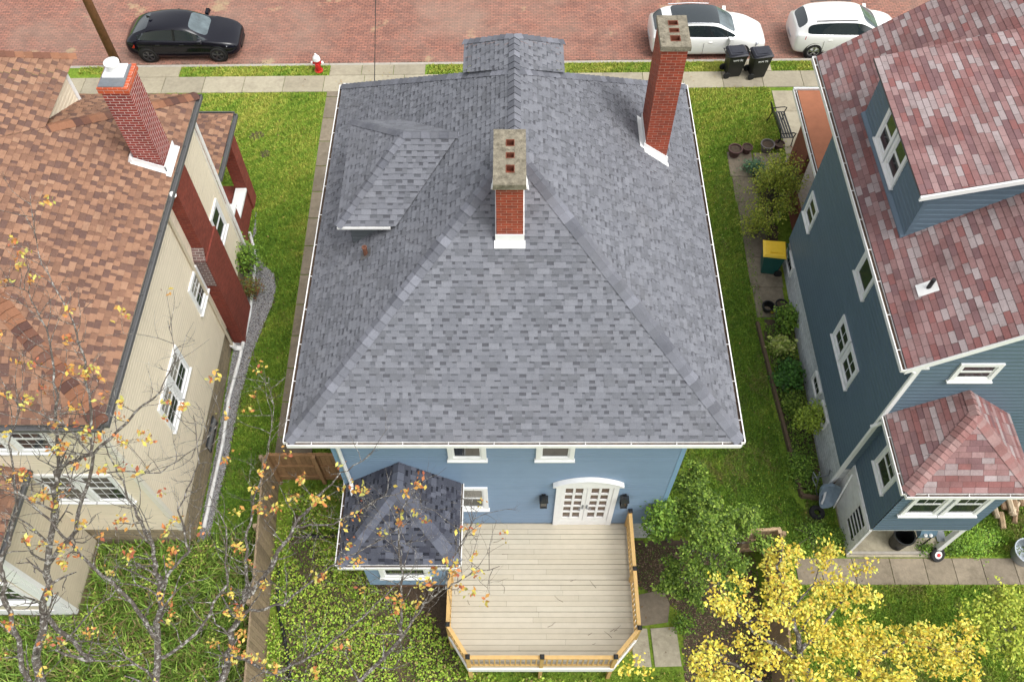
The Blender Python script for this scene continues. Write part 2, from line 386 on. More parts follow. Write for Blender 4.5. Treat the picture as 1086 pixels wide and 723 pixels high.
def leaves(name, cen, size, pal, parent=None, m='leaf', flat=.55, var=.25, aspect=.6, wts=None):
    """one folded leaf (two triangles sharing a midrib -> a quad) per centre"""
    cen = np.asarray(cen, float); n = len(cen); size = np.broadcast_to(np.asarray(size, float), (n,))*RNG.uniform(.6, 1.3, n)
    a = RNG.uniform(0, 2*np.pi, n); tl = RNG.normal(0, flat, n); d = np.stack([np.cos(a)*np.cos(tl), np.sin(a)*np.cos(tl), np.sin(tl)], 1)
    sidev = np.stack([-np.sin(a), np.cos(a), RNG.normal(0, flat, n)], 1); sidev /= np.linalg.norm(sidev, axis=1, keepdims=True)
    upn = np.cross(d, sidev); L = size[:, None]
    v = np.stack([cen-d*L*.5, cen+sidev*L*aspect*.5+upn*L*.08, cen+d*L*.55, cen-sidev*L*aspect*.5+upn*L*.08], 1).reshape(-1, 3)
    f = np.arange(n*4).reshape(n, 4); pal = np.array(pal); c = pal[RNG.choice(len(pal), n, p=wts)]*RNG.uniform(1-var, 1+var, (n, 1))
    return mesh_np(name, v, f, np.clip(c, 0, 1), m, parent)
def blades(name, base, h, wd, pal, parent=None, lean=.5, var=.25, m='leaf'):
    base = np.asarray(base, float); n = len(base); a = RNG.uniform(0, 2*np.pi, n); h = h*RNG.uniform(.5, 1.25, n); wd = wd*RNG.uniform(.7, 1.3, n)
    s = np.stack([np.cos(a), np.sin(a), np.zeros(n)], 1)*wd[:, None]*.5; b = RNG.uniform(0, 2*np.pi, n); ln = h*lean*RNG.uniform(.2, 1.5, n)
    tip = base+np.stack([np.cos(b)*ln, np.sin(b)*ln, h], 1); mid = base+np.stack([np.cos(b)*ln*.35, np.sin(b)*ln*.35, h*.62], 1)
    v = np.stack([base-s, base+s, mid+s*.8, tip, mid-s*.8], 1).reshape(-1, 3); i = np.arange(n)*5
    f = np.concatenate([np.stack([i, i+1, i+2, i+4], 1), np.stack([i+4, i+2, i+3, i+3], 1)])
    f3 = np.concatenate([np.stack([i, i+1, i+2], 1), np.stack([i, i+2, i+4], 1), np.stack([i+4, i+2, i+3], 1)])
    pal = np.array(pal); c = pal[RNG.choice(len(pal), n)]*RNG.uniform(1-var, 1+var, (n, 1)); c = np.concatenate([c]*3)
    return mesh_np(name, v, f3, c, m, parent)
def inpoly(x, y, poly):
    r = np.zeros(len(x), bool); j = len(poly)-1
    for i in range(len(poly)):
        xi, yi = poly[i][0], poly[i][1]; xj, yj = poly[j][0], poly[j][1]
        r ^= ((yi > y) != (yj > y)) & (x < (xj-xi)*(y-yi)/(yj-yi+1e-12)+xi); j = i
    return r
gzv = np.vectorize(gz)
def scatter(poly, n):
    xs = [p[0] for p in poly]; ys = [p[1] for p in poly]; x = RNG.uniform(min(xs), max(xs), n*2); y = RNG.uniform(min(ys), max(ys), n*2)
    k = inpoly(x, y, poly); x, y = x[k], y[k]; return np.stack([x, y, gzv(y)], 1)
def fbm(x, y, s, seed=0):
    r = np.zeros_like(x); g = np.random.default_rng(seed)
    for k in range(5):
        for _ in range(3):
            a = g.uniform(0, 2*np.pi); ph = g.uniform(0, 6.28); fr = (2**k)/s*g.uniform(.7, 1.3)*6.28
            r += np.sin((x*np.cos(a)+y*np.sin(a))*fr+ph)/(1.6**k)
    return r/4
#@@SETTING
# ============================================================ SETTING
SLP = .0155
def sy(c, x): return c + SLP*x
XL, XR = -90, 90
def strip(mb, y0, y1, z0, z1, col=(1, 1, 1), x0=XL, x1=XR):
    mb.face([(x0, sy(y0, x0), z0), (x1, sy(y0, x1), z0), (x1, sy(y1, x1), z1), (x0, sy(y1, x0), z1)], col)
def grassmat():
    m = bpy.data.materials.new('ground_grass'); m.use_nodes = True; t = m.node_tree; N = t.nodes; L = t.links
    b = N['Principled BSDF']; b.inputs['Roughness'].default_value = .95; b.inputs['Specular IOR Level'].default_value = .1
    tc = N.new('ShaderNodeTexCoord')
    def ramp(scale, stops, det=8):
        n = N.new('ShaderNodeTexNoise'); n.inputs['Scale'].default_value = scale; n.inputs['Detail'].default_value = det; n.inputs['Roughness'].default_value = .7
        L.new(tc.outputs['Object'], n.inputs['Vector']); r = N.new('ShaderNodeValToRGB'); L.new(n.outputs[0], r.inputs[0])
        e = r.color_ramp.elements; e[0].position, e[0].color = stops[0][0], (*stops[0][1], 1); e[1].position, e[1].color = stops[-1][0], (*stops[-1][1], 1)
        for p, c in stops[1:-1]: x = e.new(p); x.color = (*c, 1)
        return r.outputs[0]
    c1 = ramp(.7, [(.3, (.10, .17, .025)), (.5, (.16, .25, .035)), (.7, (.25, .29, .05))])
    c2 = ramp(9, [(.3, (.45, .5, .4)), (.7, (1.35, 1.3, 1.2))])
    x = N.new('ShaderNodeMix'); x.data_type = 'RGBA'; x.blend_type = 'MULTIPLY'; x.inputs[0].default_value = 1
    L.new(c1, x.inputs[6]); L.new(c2, x.inputs[7]); L.new(x.outputs[2], b.inputs['Base Color'])
    MATS['ground_grass'] = m
grassmat()
g = MB(); ys = [-60] + [3+.5*i for i in range(44)] + [26.0]
ys = [-60, 0, 4, 8, 10, 11] + [11.5+.5*i for i in range(25)] + [24.4, 25.5]
nx = 36
for a, b in zip(ys, ys[1:]):
    for i in range(nx):
        xa, xb = XL+(XR-XL)*i/nx, XL+(XR-XL)*(i+1)/nx
        g.face([(xa, a, gz(a)), (xb, a, gz(a)), (xb, b, gz(b)), (xa, b, gz(b))])
g.face([(XL, 25.5, 0), (XR, 25.5, 0), (XR, sy(27.74, XR), 0), (XL, sy(27.74, XL), 0)])
strip(g, 27.74, 27.75, 0, -.16); strip(g, 27.75, 300, -.16, -.16)
tag(g.build('ground', 'ground_grass'), kind='structure')
r = MB(); strip(r, 27.86, 36.2, -.125, -.125); tag(r.build('street', 'street_brick'), kind='structure')
k = MB()
def kerbseg(yc, sgn):
    x = -60
    while x < 60:
        x1 = x+2.4; y0, y1 = sy(yc, x), sy(yc, x1)
        k.hexa([(x, y0, -.2), (x1-.015, y1, -.2), (x1-.015, y1+.13, -.2), (x, y0+.13, -.2), (x, y0, .012), (x1-.015, y1, .012), (x1-.015, y1+.13, .012), (x, y0+.13, .012)]); x = x1
kerbseg(27.73, 1); kerbseg(36.2, 1); tag(k.build('kerb', 'kerb'), kind='structure')
CON = [(.34, .30, .215), (.37, .33, .24), (.31, .275, .20)]
def slab(mb, pts, h=.03, base=-.06, pal=CON, zf=None, gap=.012):
    c = sum((V(p) for p in pts), V())/len(pts); q = [c+(V(p)-c)*(1-gap/max(.2, (V(p)-c).length)) for p in pts]
    mb.prism([(p.x, p.y, (gz(p.y))+base) for p in q], (0, 0, h-base), vary_col(random.choice(pal), .05))
sw = MB()
x = -60.0
while x < 60:
    slab(sw, [(x, sy(26.2, x), 0), (x+1.55, sy(26.2, x+1.55), 0), (x+1.55, sy(27.12, x+1.55), 0), (x, sy(27.12, x), 0)]); x += 1.55
for x0, x1, n in ((-14.75, -13.0, 1), (-7.15, -3.4, 3), (8.95, 10.2, 1)):
    for i in range(n):
        a, b = x0+(x1-x0)*i/n, x0+(x1-x0)*(i+1)/n
        slab(sw, [(a, sy(27.13, a), 0), (b, sy(27.13, b), 0), (b, sy(27.72, b), 0), (a, sy(27.72, a), 0)])
tag(sw.build('pavement', 'concrete'), kind='structure')
OLD = [(.23, .19, .135), (.26, .215, .155), (.20, .165, .12)]
pth = MB(); y = 10.6
while y < 26.1:
    slab(pth, [(-7.12, y, 0), (-6.0, y, 0), (-6.0, y+1.15, 0), (-7.12, y+1.15, 0)], pal=OLD, h=.025); y += 1.17
tag(pth.build('side_path', 'concrete_old'), kind='structure')
fp = MB(); y = 21.5                                   # front walk of the right-hand house
for i, (y0, y1) in enumerate(((25.0, 26.15), (23.8, 25.0), (22.5, 23.8))):
    slab(fp, [(10.0, y0, 0), (10.95, y0, 0), (10.95, y1, 0), (10.0, y1, 0)])
for (u0, v0, u1, v1) in ():
    pass
tag(fp.build('front_walk', 'concrete'), kind='structure')
sp = MB()                                              # slabs beside the right-hand house
for y0, y1, x0, x1 in ((21.8, 22.95, 7.85, 8.75), (20.65, 21.8, 7.9, 8.85), (19.5, 20.65, 7.95, 8.95), (18.3, 19.5, 7.95, 9.05), (17.1, 18.3, 7.95, 9.05), (15.95, 17.1, 8.0, 9.0)):
    slab(sp, [(x0, y0, 0), (x1, y0, 0), (x1, y1, 0), (x0, y1, 0)], pal=OLD, h=.03)
slab(sp, [(8.8, 21.9, 0), (9.8, 21.9, 0), (9.8, 22.9, 0), (8.8, 22.9, 0)], pal=OLD)
tag(sp.build('side_slabs', 'concrete_old'), kind='structure')
bp_ = MB()                                             # rear walk of the right-hand house
xs = [7.9, 8.6, 9.5, 10.55, 11.5, 12.3, 13.1, 14.0, 15, 16, 17]
for a, b in zip(xs, xs[1:]): slab(bp_, [(a, 7.27, 0), (b, 7.27, 0), (b, 8.02, 0), (a, 8.02, 0)], pal=OLD, h=.03)
slab(bp_, [(9.35, 8.04, 0), (12.0, 8.04, 0), (12.0, 10.0, 0), (9.35, 10.0, 0)], pal=CON, h=.07)
tag(bp_.build('rear_walk', 'concrete_old'), kind='structure')
ds = MB()                                              # three slabs by the deck
slab(ds, [(3.45, 7.0, 0), (4.15, 7.15, 0), (4.3, 6.75, 0), (4.2, 6.25, 0), (3.45, 6.15, 0)], pal=OLD)
slab(ds, [(3.2, 5.1, 0), (3.66, 5.1, 0), (3.62, 6.1, 0), (3.15, 6.1, 0)], pal=CON); slab(ds, [(3.74, 5.1, 0), (4.45, 5.12, 0), (4.4, 6.15, 0), (3.7, 6.1, 0)], pal=CON)
tag(ds.build('deck_side_slabs', 'concrete_old'), kind='structure')
def patch(name, pts, m, dz=.006, cell=.07):
    xs = np.arange(min(p[0] for p in pts), max(p[0] for p in pts)+cell, cell); ys = np.arange(min(p[1] for p in pts), max(p[1] for p in pts)+cell, cell)
    X_, Y_ = np.meshgrid(xs, ys, indexing='ij'); wob = fbm(X_, Y_, .8, 5)*.08
    ins = inpoly((X_+wob).ravel(), (Y_+wob).ravel(), pts).reshape(X_.shape); vs, fs, ix = [], [], {}
    def vid(i, j):
        if (i, j) not in ix: ix[(i, j)] = len(vs); x, y = xs[0]+i*cell, ys[0]+j*cell; vs.append((x, y, gz(y)+dz))
        return ix[(i, j)]
    for i, j in zip(*np.nonzero(ins)): fs.append((vid(i, j), vid(i+1, j), vid(i+1, j+1), vid(i, j+1)))
    mb = MB(); mb.mesh(vs, fs); return tag(mb.build(name, m), kind='structure')
patch('garden_soil', [(3.3, 8.5), (4.6, 8.5), (6.4, 8.4), (6.9, 6), (6.5, 3.5), (4.4, 3.6), (4.6, 6.5), (3.3, 7.3)], 'soil')
patch('border_soil', [(8.15, 15.8), (9.1, 15.8), (9.1, 10.0), (8.35, 10.1)], 'soil')
patch('bush_soil', [(8.65, 22), (9.1, 22), (9.1, 18.2), (8.7, 18.3)], 'soil', .045)
patch('yard_soil', [(-6.1, 2), (4.0, 2), (3.5, 4.6), (-1.2, 4.7), (-3, 5.6), (-4.6, 7.0), (-6.3, 9.5)], 'soil', .004)
patch('bay_soil', [(-4.4, 8.6), (-1.5, 8.6), (-1.4, 4.9), (-3.2, 5.5), (-4.6, 7.2)], 'soil')
for i, (u, v, a, b) in enumerate(((272, 145, .28, .2), (281, 164, .2, .16))):
    p = G(u, v); patch('bare_earth', [(p.x+a*math.cos(t)*random.uniform(.7, 1.1), p.y+b*math.sin(t)) for t in np.linspace(0, 6.28, 9)[:-1]], 'soil', .03)
# gravel bed by the left-hand house: pebbles on a dark bed
gravel = [(-8.9, 8.5), (-8.6, 8.5), (-8.5, 11), (-8.45, 13), (-8.3, 14.6)] + [(G(*p).x, G(*p).y) for p in ((289, 322), (293, 305), (290, 290), (281, 282), (270, 270), (262, 262), (272, 248), (271, 225))] + [(-8.95, 20.2), (-8.9, 12)]
patch('gravel_bed', gravel, 'soil', .008)
pb = scatter(gravel, 22000); pb[:, 2] += .02
pn = len(pb); sz = RNG.uniform(.012, .028, (pn, 1)); ofs = np.array([[1, 0, 0], [0, 1, 0], [-1, 0, 0], [0, -1, 0], [0, 0, .9]])
rt = RNG.uniform(0, 6.28, pn); cs, sn = np.cos(rt), np.sin(rt)
vv = pb[:, None, :]+np.stack([cs[:, None]*ofs[:, 0]-sn[:, None]*ofs[:, 1], sn[:, None]*ofs[:, 0]+cs[:, None]*ofs[:, 1], np.broadcast_to(ofs[:, 2], (pn, 5))], 2)*sz[:, :, None]
ff = np.array([[0, 1, 4], [1, 2, 4], [2, 3, 4], [3, 0, 4]]); ff = (np.arange(pn)[:, None, None]*5+ff).reshape(-1, 3)
gc = np.repeat(np.array([(.22, .22, .22), (.34, .34, .34), (.11, .11, .12), (.28, .26, .25)])[RNG.choice(4, pn)], 4, 0)
tag(mesh_np('gravel', vv.reshape(-1, 3), ff, gc, 'gravel'), kind='stuff', label='grey gravel in the curved bed by the cream house wall', cat='gravel')
# ------------------------------------------------------------ grass
LAWN = {'left': [(-17, 25.9), (-7.15, 26.05), (-7.15, 8.6), (-9, 8.6), (-9, 18), (-9.5, 18), (-9.5, 21.5), (-17, 21.5)],
        'path_edge': [(-6.0, 10), (-4.2, 10), (-4.2, 26), (-6.0, 26)],
        'right': [(4.1, 26.2), (9.95, 26.35), (9.95, 23), (7.85, 22.95), (7.95, 16), (8.1, 10), (9.3, 8.1), (7, 8.1), (6.2, 8.6), (4.1, 8.7)],
        'verge': [(-17, 27.1), (-14.8, 27.1), (-14.8, 27.55), (-17, 27.5)], 'verge2': [(-13, 26.95), (-7.2, 27.05), (-7.2, 27.6), (-13, 27.5)],
        'verge3': [(-3.3, 27.1), (8.9, 27.27), (8.9, 27.85), (-3.3, 27.66)], 'verge4': [(10.25, 27.3), (16, 27.4), (16, 27.9), (10.25, 27.85)],
        'rear': [(6.9, 2.5), (16, 2.5), (16, 7.25), (7.85, 7.25), (7.85, 8.2), (7.0, 8.2)], 'side2': [(12.05, 8.08), (16, 8.08), (16, 10), (12.05, 10)], 'strip3': [(8.5, 8.08), (9.3, 8.08), (9.3, 10), (8.5, 10)], 'front': [(-4.2, 19), (4.1, 19), (4.1, 26.2), (-4.2, 26.1)],
        'mid': [(-6.1, 1.5), (4.4, 1.5), (4.4, 5.0), (-1, 5), (-4.4, 8.5), (-4.4, 10.3), (-6.4, 10.3)]}
GP = np.array([(.095, .19, .025), (.17, .31, .035), (.28, .39, .05), (.45, .45, .09)])
pts = []
for kname, poly in LAWN.items():
    A = abs(sum(poly[i][0]*poly[(i+1) % len(poly)][1]-poly[(i+1) % len(poly)][0]*poly[i][1] for i in range(len(poly))))/2
    bx = (max(p[0] for p in poly)-min(p[0] for p in poly))*(max(p[1] for p in poly)-min(p[1] for p in poly))
    pts.append(scatter(poly, int(900*bx*(.4 if kname in ('front', 'path_edge', 'mid') else 1))))
pts = np.concatenate(pts); pts = pts[~inpoly(pts[:, 0], pts[:, 1], gravel)]
tone = fbm(pts[:, 0], pts[:, 1], 5, 3)*.5+fbm(pts[:, 0], pts[:, 1], 1.2, 5)*.45+fbm(pts[:, 0], pts[:, 1], .35, 8)*.5+(pts[:, 1]-15.5)*.07*(pts[:, 1] > 8.5)+.05*(pts[:, 1] < 8.5)+RNG.normal(0, .3, len(pts))
n = len(pts); a = RNG.uniform(0, 6.28, n); h = RNG.uniform(.03, .09, n); wd = RNG.uniform(.012, .03, n)
s = np.stack([np.cos(a)*wd, np.sin(a)*wd, np.zeros(n)], 1); b = RNG.uniform(0, 6.28, n)
tip = pts+np.stack([np.cos(b)*h*.7, np.sin(b)*h*.7, h], 1)
vv = np.stack([pts-s, pts+s, tip], 1).reshape(-1, 3)
idx = np.clip((tone*1.3+1.3), 0, 2.99); i0 = np.floor(idx).astype(int); fr = (idx-i0)[:, None]
gcol = (GP[i0]*(1-fr)+GP[np.minimum(i0+1, 3)]*fr)*RNG.uniform(.7, 1.25, (n, 1))
dry = fbm(pts[:, 0], pts[:, 1], 2.2, 51)+.5*fbm(pts[:, 0], pts[:, 1], .5, 52)-(pts[:, 1]-9)*.06*(pts[:, 1] > 9)+(pts[:, 0] > 3)*.25-.30+RNG.normal(0, .25, n)
dk_ = np.clip(dry, 0, .75)[:, None]; gcol = gcol*(1-dk_)+np.array([.26, .21, .085])*RNG.uniform(.7, 1.2, (n, 1))*dk_
tag(mesh_np('lawn_grass', vv, np.arange(n*3).reshape(n, 3), gcol, 'leaf'), kind='stuff', label='short mown spring grass covering the lawns and verges', cat='grass')
print('blades', n)
x_ = RNG.uniform(-17, 15, 5200); cl_ = fbm(x_, x_*0, 2.0, 31); x_ = x_[cl_ > -.1]; yy_ = 27.9+SLP*x_+np.abs(RNG.normal(0, .09, len(x_)))
tag(leaves('kerb_litter', np.stack([x_, yy_, np.full(len(x_), -.115)], 1), .05, [(.06, .045, .03), (.10, .07, .045), (.16, .12, .06), (.04, .035, .03)], flat=.15), kind='stuff', label='dark leaf litter and grit gathered along the kerb', cat='leaf litter')
x_ = RNG.uniform(-12, 15, 1500); yy_ = RNG.uniform(4, 27.6, 1500); k_ = ~((x_ > -4.6) & (x_ < 4.7) & (yy_ > 8)) & ~((x_ > -1.7) & (x_ < 3.3) & (yy_ > 4.7)) & (x_ > -9) & (x_ < 9)
x_, yy_ = x_[k_], yy_[k_]
tag(leaves('fallen_leaves', np.stack([x_, yy_, gzv(yy_)+.07], 1), .06, [(.30, .18, .07), (.40, .30, .08), (.18, .11, .06)], flat=.2), kind='stuff', label='scattered small brown and yellow fallen leaves on the lawns', cat='fallen leaves')
#@@HOUSES
# ============================================================ BLUE HOUSE
GREY = [[lin(139, 141, 148)], [lin(128, 130, 137), lin(134, 136, 143)], [lin(120, 122, 128)], [lin(98, 99, 105), lin(108, 110, 116)]]
GREY = [[tuple(c*.70 for c in x) for x in g_] for g_ in GREY]
GCAP = [lin(125, 127, 135), lin(142, 144, 153), lin(114, 116, 124), lin(131, 133, 141), lin(121, 123, 130)]; GCAP = [tuple(c*.70 for c in x) for x in GCAP]
E_, X0, X1, Y0, Y1 = 6.5, -4.68, 4.77, 8.0, 18.9
A1, A2 = V((.05, 12.72, 10.2)), V((.05, 15.1, 10.2)); SLX = 3.7/4.73
BL = thing('blue_house', 'light blue two storey house with grey shingled hip roof in the middle', 'house', (0, 13, gz(13)))
def zl(x): return E_+SLX*(x-X0)
def zr(x): return E_+3.7/4.72*(X1-x)
rf = MB()
P_b = [(X0, Y0, E_), (X1, Y0, E_), A1]; P_l = [(X0, Y1, E_), (X0, Y0, E_), A1, A2]; P_r = [(X1, Y0, E_), (X1, Y1, E_), A2, A1]; P_f = [(X1, Y1, E_), (X0, Y1, E_), A2]
for p in (P_b, P_l, P_r, P_f): courses(rf, p, 'arch', GREY, .128, .014)
nb, nl_, nr_, nf_ = normal(*P_b[:3]), normal(*P_l[:3]), normal(*P_r[:3]), normal(*P_f[:3])
D1 = V((.05, 16.24, 10.2)); dl, dr = V((-1.12, 17.04, 9.4)), V((1.2, 17.04, 9.4)); yj = 15.1+.8/(3.7/3.8)
for p in ([A2, D1, dr, (1.2, yj, 9.4)], [A2, D1, dl, (-1.12, yj, 9.4)], [D1, dl, dr]): courses(rf, [V(q)+V((0, 0, .012)) for q in p], 'arch', GREY, .128, .014)
SA, SR = V((-2.39, 14.09, 9.28)), V((-1.16, 14.09, 9.28)); s1, s2, s3, s4 = V((-3.83, 12.35, 8.2)), V((-2.54, 12.35, 8.2)), V((-3.83, 15.65, 8.2)), V((-2.54, 15.65, 8.2))
for p in ([s1, s2, SR, SA], [s3, s4, SR, SA], [s1, s3, SA]): courses(rf, [V(q)+V((0, 0, .012)) for q in p], 'arch', GREY, .128, .014)
ROOF = rf.build('roof', 'shingle', BL)
CP = lambda par, w_, st_, *a4: (lambda m_: (caps(m_, *a4, w_, st_), m_.build('hip_cap', 'shingle', par)))(MB())
for a, b, n1, n2 in (((X0, Y0, E_), A1, nb, nl_), ((X1, Y0, E_), A1, nb, nr_), ((X0, Y1, E_), A2, nf_, nl_), ((X1, Y1, E_), A2, nf_, nr_), (A1, A2, nl_, nr_)):
    CP(ROOF, .155, .2, a, b, n1, n2, GCAP)
n_a, n_b, n_c = normal(A2, D1, dr), normal(A2, D1, dl), normal(D1, dl, dr); u = V((0, 0, .014))
for a, b, n1, n2 in ((A2+u, D1+u, n_a, n_b), (dl+u, D1+u, n_b, n_c), (dr+u, D1+u, n_a, n_c)): CP(ROOF, .13, .2, a, b, n1, n2, GCAP)
m_a, m_b, m_c = normal(s1, s2, SR), normal(s3, s4, SR), normal(s1, s3, SA)
for a, b, n1, n2 in ((s1+u, SA+u, m_a, m_c), (s3+u, SA+u, m_b, m_c), (SA+u, SR+u, m_a, m_b)): CP(ROOF, .12, .2, a, b, n1, n2, GCAP[2:])
sf = MB(); sf.box((X0+.02, Y0+.02, E_-.06), (X1-.02, Y1-.02, E_-.03)); sf.build('soffit', 'white_paint', ROOF)
for a, b, o in (((X0, Y0, E_), (X1, Y0, E_), (0, -1, 0)), ((X0, Y0, E_), (X0, Y1, E_), (-1, 0, 0)), ((X1, Y0, E_), (X1, Y1, E_), (1, 0, 0)), ((X0, Y1, E_), (X1, Y1, E_), (0, 1, 0))):
    gutter(a, b, o, ROOF, wd=.085, lip=.002)
BLUE = (.185, .268, .378)
WX0, WX1, WY0, WY1 = -4.1, 3.95, 8.6, 18.3
GRB = -.9; FB = .30
wall(BL, [([(WX0, WY0, FB), (WX1, WY0, FB), (WX1, WY0, 6.45), (WX0, WY0, 6.45)], (0, -1, 0)), ([(WX1, WY0, FB), (WX1, WY1, FB), (WX1, WY1, 6.45), (WX1, WY0, 6.45)], (1, 0, 0)),
          ([(WX0, WY0, FB), (WX0, WY1, FB), (WX0, WY1, 6.45), (WX0, WY0, 6.45)], (-1, 0, 0)), ([(WX0, WY1, FB), (WX1, WY1, FB), (WX1, WY1, 6.45), (WX0, WY1, 6.45)], (0, 1, 0))], BLUE)
f = MB(); f.box((WX0+.02, WY0+.02, -1.2), (WX1-.02, WY1-.02, FB)); f.build('foundation', 'block_wall', BL)
for x, y in ((WX0, WY0), (WX1, WY0), (WX0, WY1), (WX1, WY1)):
    cb = MB(); cb.box((x-.02 if x < 0 else x-.09, y-.02 if y < 9 else y-.09, FB), (x+.09 if x < 0 else x+.02, y+.09 if y < 9 else y+.02, 6.44), (.20, .33, .48)); cb.build('corner_board', 'siding', BL)
# dormer walls
dm = MB()
zf = lambda y: 10.2-(3.7/3.8)*(y-15.1)
courses(dm, [(-.95, 16.9, zf(16.9)), (1.03, 16.9, zf(16.9)), (1.03, 16.9, 9.36), (-.95, 16.9, 9.36)], 'clap', [BLUE], .115, .01, (0, 1, 0))
for x, hn in ((-.95, (-1, 0, 0)), (1.03, (1, 0, 0))): courses(dm, [(x, 16.9, zf(16.9)), (x, 16.9, 9.36), (x, 15.95, 9.36)], 'clap', [BLUE], .115, .01, hn)
dm.build('dormer_wall', 'siding', BL); dm = MB()
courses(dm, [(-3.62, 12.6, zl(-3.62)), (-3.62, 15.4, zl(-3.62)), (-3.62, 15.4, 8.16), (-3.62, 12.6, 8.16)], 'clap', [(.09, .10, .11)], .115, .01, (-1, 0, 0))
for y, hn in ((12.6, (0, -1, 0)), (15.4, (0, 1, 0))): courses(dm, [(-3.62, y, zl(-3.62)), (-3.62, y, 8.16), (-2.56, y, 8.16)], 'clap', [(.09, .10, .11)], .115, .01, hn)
dm.build('dormer_wall', 'siding', BL)
window(BL, (-.55, 16.9, 8.62), (1, 0, 0), (0, 1, 0), 1.15, .68, .08, sash=0, name='window')
window(BL, (-3.62, 13.5, 7.5), (0, 1, 0), (-1, 0, 0), 1.0, .6, .08, sash=0)
one('dormer_fascia', lambda b_: (b_.obox(s1+V((0, -.03, -.055)), s2-s1+V((-.12, 0, 0)), (0, .03, 0), (0, 0, .06))), 'gutter_white', BL)
# main chimney
def flue_top(parent, x0, x1, y0, y1, z0, z1, holes, m='mortar_cap', name='chimney_cap'):
    """slab with real openings: built from bars round the flues"""
    mb = MB(); hx0, hx1 = holes[0][0], holes[0][1]
    mb.box((x0, y0, z0), (hx0, y1, z1)); mb.box((hx1, y0, z0), (x1, y1, z1)); py = y0
    for (a, b, c, d) in holes: mb.box((hx0, py, z0), (hx1, c, z1-.003)); py = d
    mb.box((hx0, py, z0), (hx1, y1, z1-.003)); cap = mb.build(name, m, parent)
    for (a, b, c, d) in holes:
        fl = MB(); t = .016; zz = z1+.006
        fl.box((a, c, z0-.5), (a+t, d, zz)); fl.box((b-t, c, z0-.5), (b, d, zz)); fl.box((a+t, c, z0-.5), (b-t, c+t, zz)); fl.box((a+t, d-t, z0-.5), (b-t, d, zz))
        fo = fl.build('flue', 'clay_flue', cap); dk = MB(); dk.box((a+t, c+t, z0-.5), (b-t, d-t, z0-.12)); dk.build('flue_shadow_floor', 'flue_shade', fo) if False else dk.build('flue_shade_block', 'flue_shade', cap)  # dark block inside each flue paints the shade of the deep opening
    return cap
def cylpatch(): pass
cx0, cx1, cy0, cy1 = -.31, .22, 11.25, 12.62
ch = MB(); ch.box((cx0, cy0, 8.4), (cx1, cy1, 10.62)); CH = ch.build('chimney', 'brick_chimney', BL)
flue_top(CH, cx0-.05, cx1+.05, cy0-.06, cy1+.04, 10.621, 10.76, [(-.12, .05, 11.5, 11.70), (-.12, .05, 11.88, 12.03), (-.12, .05, 12.2, 12.38)])
fl = MB(); yb = cy0; zb = E_+(yb-Y0)*(3.7/4.72)
fl.obox((cx0-.03, yb-.02, zb+.0), (cx1-cx0+.06, 0, 0), (0, .018, 0), (0, 0, .22)); fl.obox((cx0-.05, yb-.13, zb-.075), (cx1-cx0+.1, 0, 0), (0, .13, .10), (0, -.012, .015))
for xx in (cx0-.03, cx1+.012):
    fl.obox((xx, yb, zb+.01), (.018, 0, 0), (0, 1.2, .94), (0, 0, .08))
for xx, s in ((cx0-.015, -1), (cx1+.015, 1)): fl.prism([(xx, 12.05, 9.75), (xx+s*.12, 12.05, 9.68), (xx, 12.05, 9.9)], (0, .25, .1))
fl.build('flashing', 'white_paint', CH)
# right-hand chimney
rx0, rx1, ry0, ry1 = 3.2, 3.76, 15.2, 16.15
ch = MB(); ch.box((rx0, ry0, 6.9), (rx1, ry1, 10.62)); CR = ch.build('chimney', 'brick_chimney', BL)
flue_top(CR, rx0-.04, rx1+.05, ry0-.05, ry1+.05, 10.621, 10.74, [(3.38, 3.6, 15.33, 15.52), (3.38, 3.6, 15.62, 15.76), (3.38, 3.6, 15.86, 16.02)])
fl = MB(); za, zb = zr(rx0), zr(rx1)
fl.obox((rx0-.03, ry0-.02, za-.0), (rx1-rx0+.08, 0, zb-za-.03), (0, .018, 0), (0, 0, .2)); fl.obox((rx0-.02, ry0-.13, za+.025), (rx1-rx0+.09, 0, zb-za-.07), (0, .13, 0), (.012, 0, .015))
fl.box((rx0-.02, ry0, za), (rx0-.003, ry1, za+.25)); fl.obox((rx0-.13, ry0-.05, za+.135), (.13, 0, -.10), (0, ry1-ry0+.1, 0), (.01, 0, .014)); fl.box((rx1+.003, ry0, zb), (rx1+.018, ry1, zb+.2))
fl.build('flashing', 'white_paint', CR)
pv = MB(); pv.tube([(-3.25, 12.04, 7.55), (-3.25, 12.04, 7.86)], .05, 12); pv.lathe((-3.25, 12.04, 7.84), [(.03, 0), (.058, 0), (.058, .05), (.03, .05)], 12); PV = pv.build('vent_pipe', 'rust', ROOF)
fc = MB(); fc.obox((-3.37, 11.93, zl(-3.37)+.014), (.24, 0, .24*SLX), (0, .22, 0), (-.006, 0, .008)); fc.build('vent_base', 'gutter_grey', ROOF)
# rear windows
bk = dict(U=(1, 0, 0), n=(0, -1, 0))
window(BL, (-1.47, WY0, 4.42), wd=.88, ht=1.5, **bk); window(BL, (.55, WY0, 4.42), wd=.88, ht=1.5, **bk)
window(BL, (-1.47, WY0, 1.42), wd=.86, ht=1.35, blinds=.5, **bk)
for i, yy in enumerate((10.2, 13, 16)):
    for zz in (1.2, 4.3): window(BL, (WX1, yy, zz), (0, 1, 0), (1, 0, 0), .9, 1.5); window(BL, (WX0, yy+.9, zz), (0, -1, 0), (-1, 0, 0), .9, 1.5)
for zz, xx in ((4.2, -2.6), (4.2, 1.6), (1.0, -2.6)): window(BL, (xx+1, WY1, zz), (-1, 0, 0), (0, 1, 0), 1.0, 1.5)
